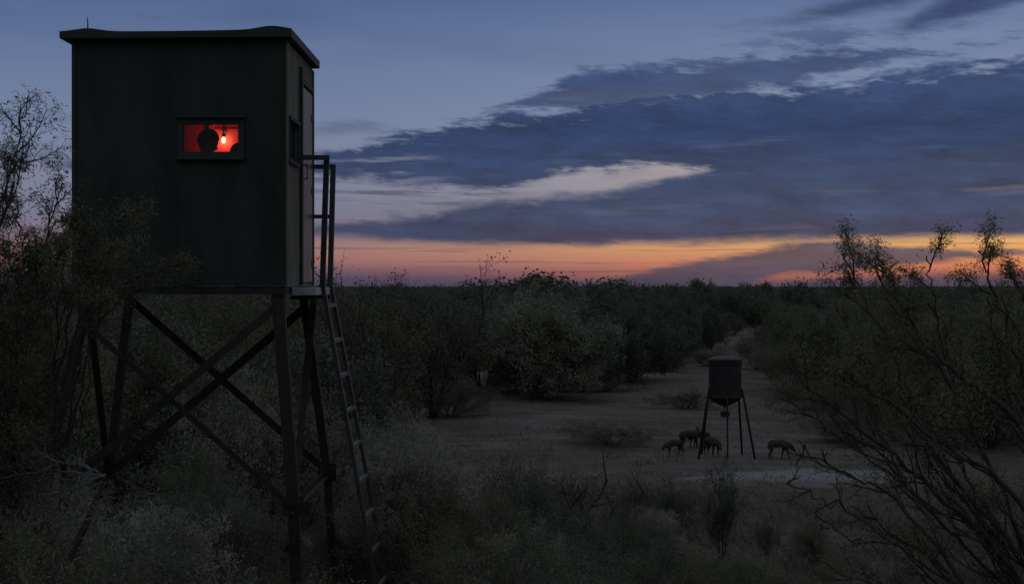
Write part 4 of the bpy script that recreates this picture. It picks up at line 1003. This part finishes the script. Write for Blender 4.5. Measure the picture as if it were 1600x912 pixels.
for px, top, y, w_, lab in ((855, 680, 17.5, 1.3, 'twiggy thorn bush with bare tips overlapping the near edge of the clearing'), (935, 705, 18.5, 1.2, 'smaller twiggy thorn bush right beside the taller one at the clearing edge'), (1015, 728, 20.0, 1.1, 'low twiggy thorn bush below the javelinas'),
        (740, 690, 19.0, 1.2, 'twiggy thorn bush between the pale shrubs and the clearing')):
    x = (px - 800) / F * y; s_ = (EYE + (HZ - top) / F * y) / 3.6
    put_bush(sparse, (x, y, gz(x, y)), px * .31, (s_ * w_, s_ * w_, s_), lab, 'thorn bush', 'twiggy thorn bushes at the near edge of the clearing', 'thorn_bush')
upright = make_bush(81, 'upright_shrub', 1.9, .9, 'leaf_dark', 9, 2.6, (.045, .016), .03, upright=.55)
nb(1128, 715, 17.5, upright, 1, 'slender upright shrub with club-shaped leafy stems in front of the feeder', 1.0, .5, 'shrub', 'shrub', 1.9)

# --- dry grass and weeds in the near ground
def grass():
    r2 = np.random.default_rng(21); n = 105000
    y = r2.uniform(12.5, 26.5, n); x = r2.uniform(-.36, .36, n) * y
    cl = np.sin(x * 2.3 + y * 1.1) + np.sin(x * .9 - y * 2.0 + 2) + np.sin(x * 5.1 + y * 4.3) * .7 + r2.normal(0, .8, n)
    edge = 23.0 + np.sin(x * 1.3) * .7 + np.sin(x * 3.7 + 1) * .4 + r2.normal(0, .9, n)
    keep = (cl > -.3) & ((y < edge) | (x < -2.6)); x, y = x[keep], y[keep]
    # low weed clumps scattered over the bare dirt
    m_ = 800; cy = np.exp(r2.uniform(math.log(24), math.log(110), m_)); cx = r2.uniform(-.1, .26, m_) * cy
    px_, py_, cs = [], [], []
    for a, b in zip(cx, cy):
        k = int(r2.integers(10, 60)); sp = r2.uniform(.08, .45); px_.append(a + r2.normal(0, sp * 1.6, k)); py_.append(b + r2.normal(0, sp, k))
    x2, y2 = np.concatenate(px_), np.concatenate(py_); big = np.concatenate([np.zeros(len(x)), np.ones(len(x2))])
    x, y = np.concatenate([x, x2]), np.concatenate([y, y2]); n = len(x)
    z = np.array([gz(a, b) for a, b in zip(x, y)])
    h = .02 + r2.random(n) ** 2.5 * .14 * (1 - big * .65); a = r2.uniform(0, 6.28, n); ln = h * r2.uniform(.3, 1.6, n)
    b0 = np.stack([x, y, z - .01], 1); tip = b0 + np.stack([np.cos(a) * ln, np.sin(a) * ln, h], 1)
    wdt = r2.uniform(.002, .007, (n, 1)) * (1 + big[:, None] * .8); sd = np.stack([-np.sin(a), np.cos(a), 0 * a], 1) * wdt
    m2 = (b0 * .45 + tip * .55) + np.stack([0 * a, 0 * a, h * .12], 1)
    V = np.stack([b0 - sd, b0 + sd, m2 + sd * .9, tip], 1).reshape(-1, 3)
    o = child('grass', np_mesh('grass', V, np.arange(len(V)).reshape(-1, 4), M['grass'])); tag(o, 'dry grass and low weeds over the near ground and the dirt', 'grass', kind='stuff')
grass()

# neighbours that would share a description are told apart by which stands in front
_by = {}
for o in C.objects:
    if o.parent is None and o.name.startswith('bush') and o.get('label'): _by.setdefault(o['label'], []).append(o)
for lab, lst in _by.items():
    if len(lst) > 1:
        lst.sort(key=lambda o: o.location.y)
        for o, w_ in zip(lst, ('front', 'rear') if len(lst) == 2 else ('front', 'middle', 'rear', 'last')): o['label'] = f"{w_} one of the {len(lst)}: {lab}" if len(lab.split()) < 12 else f"{w_} {lab}"
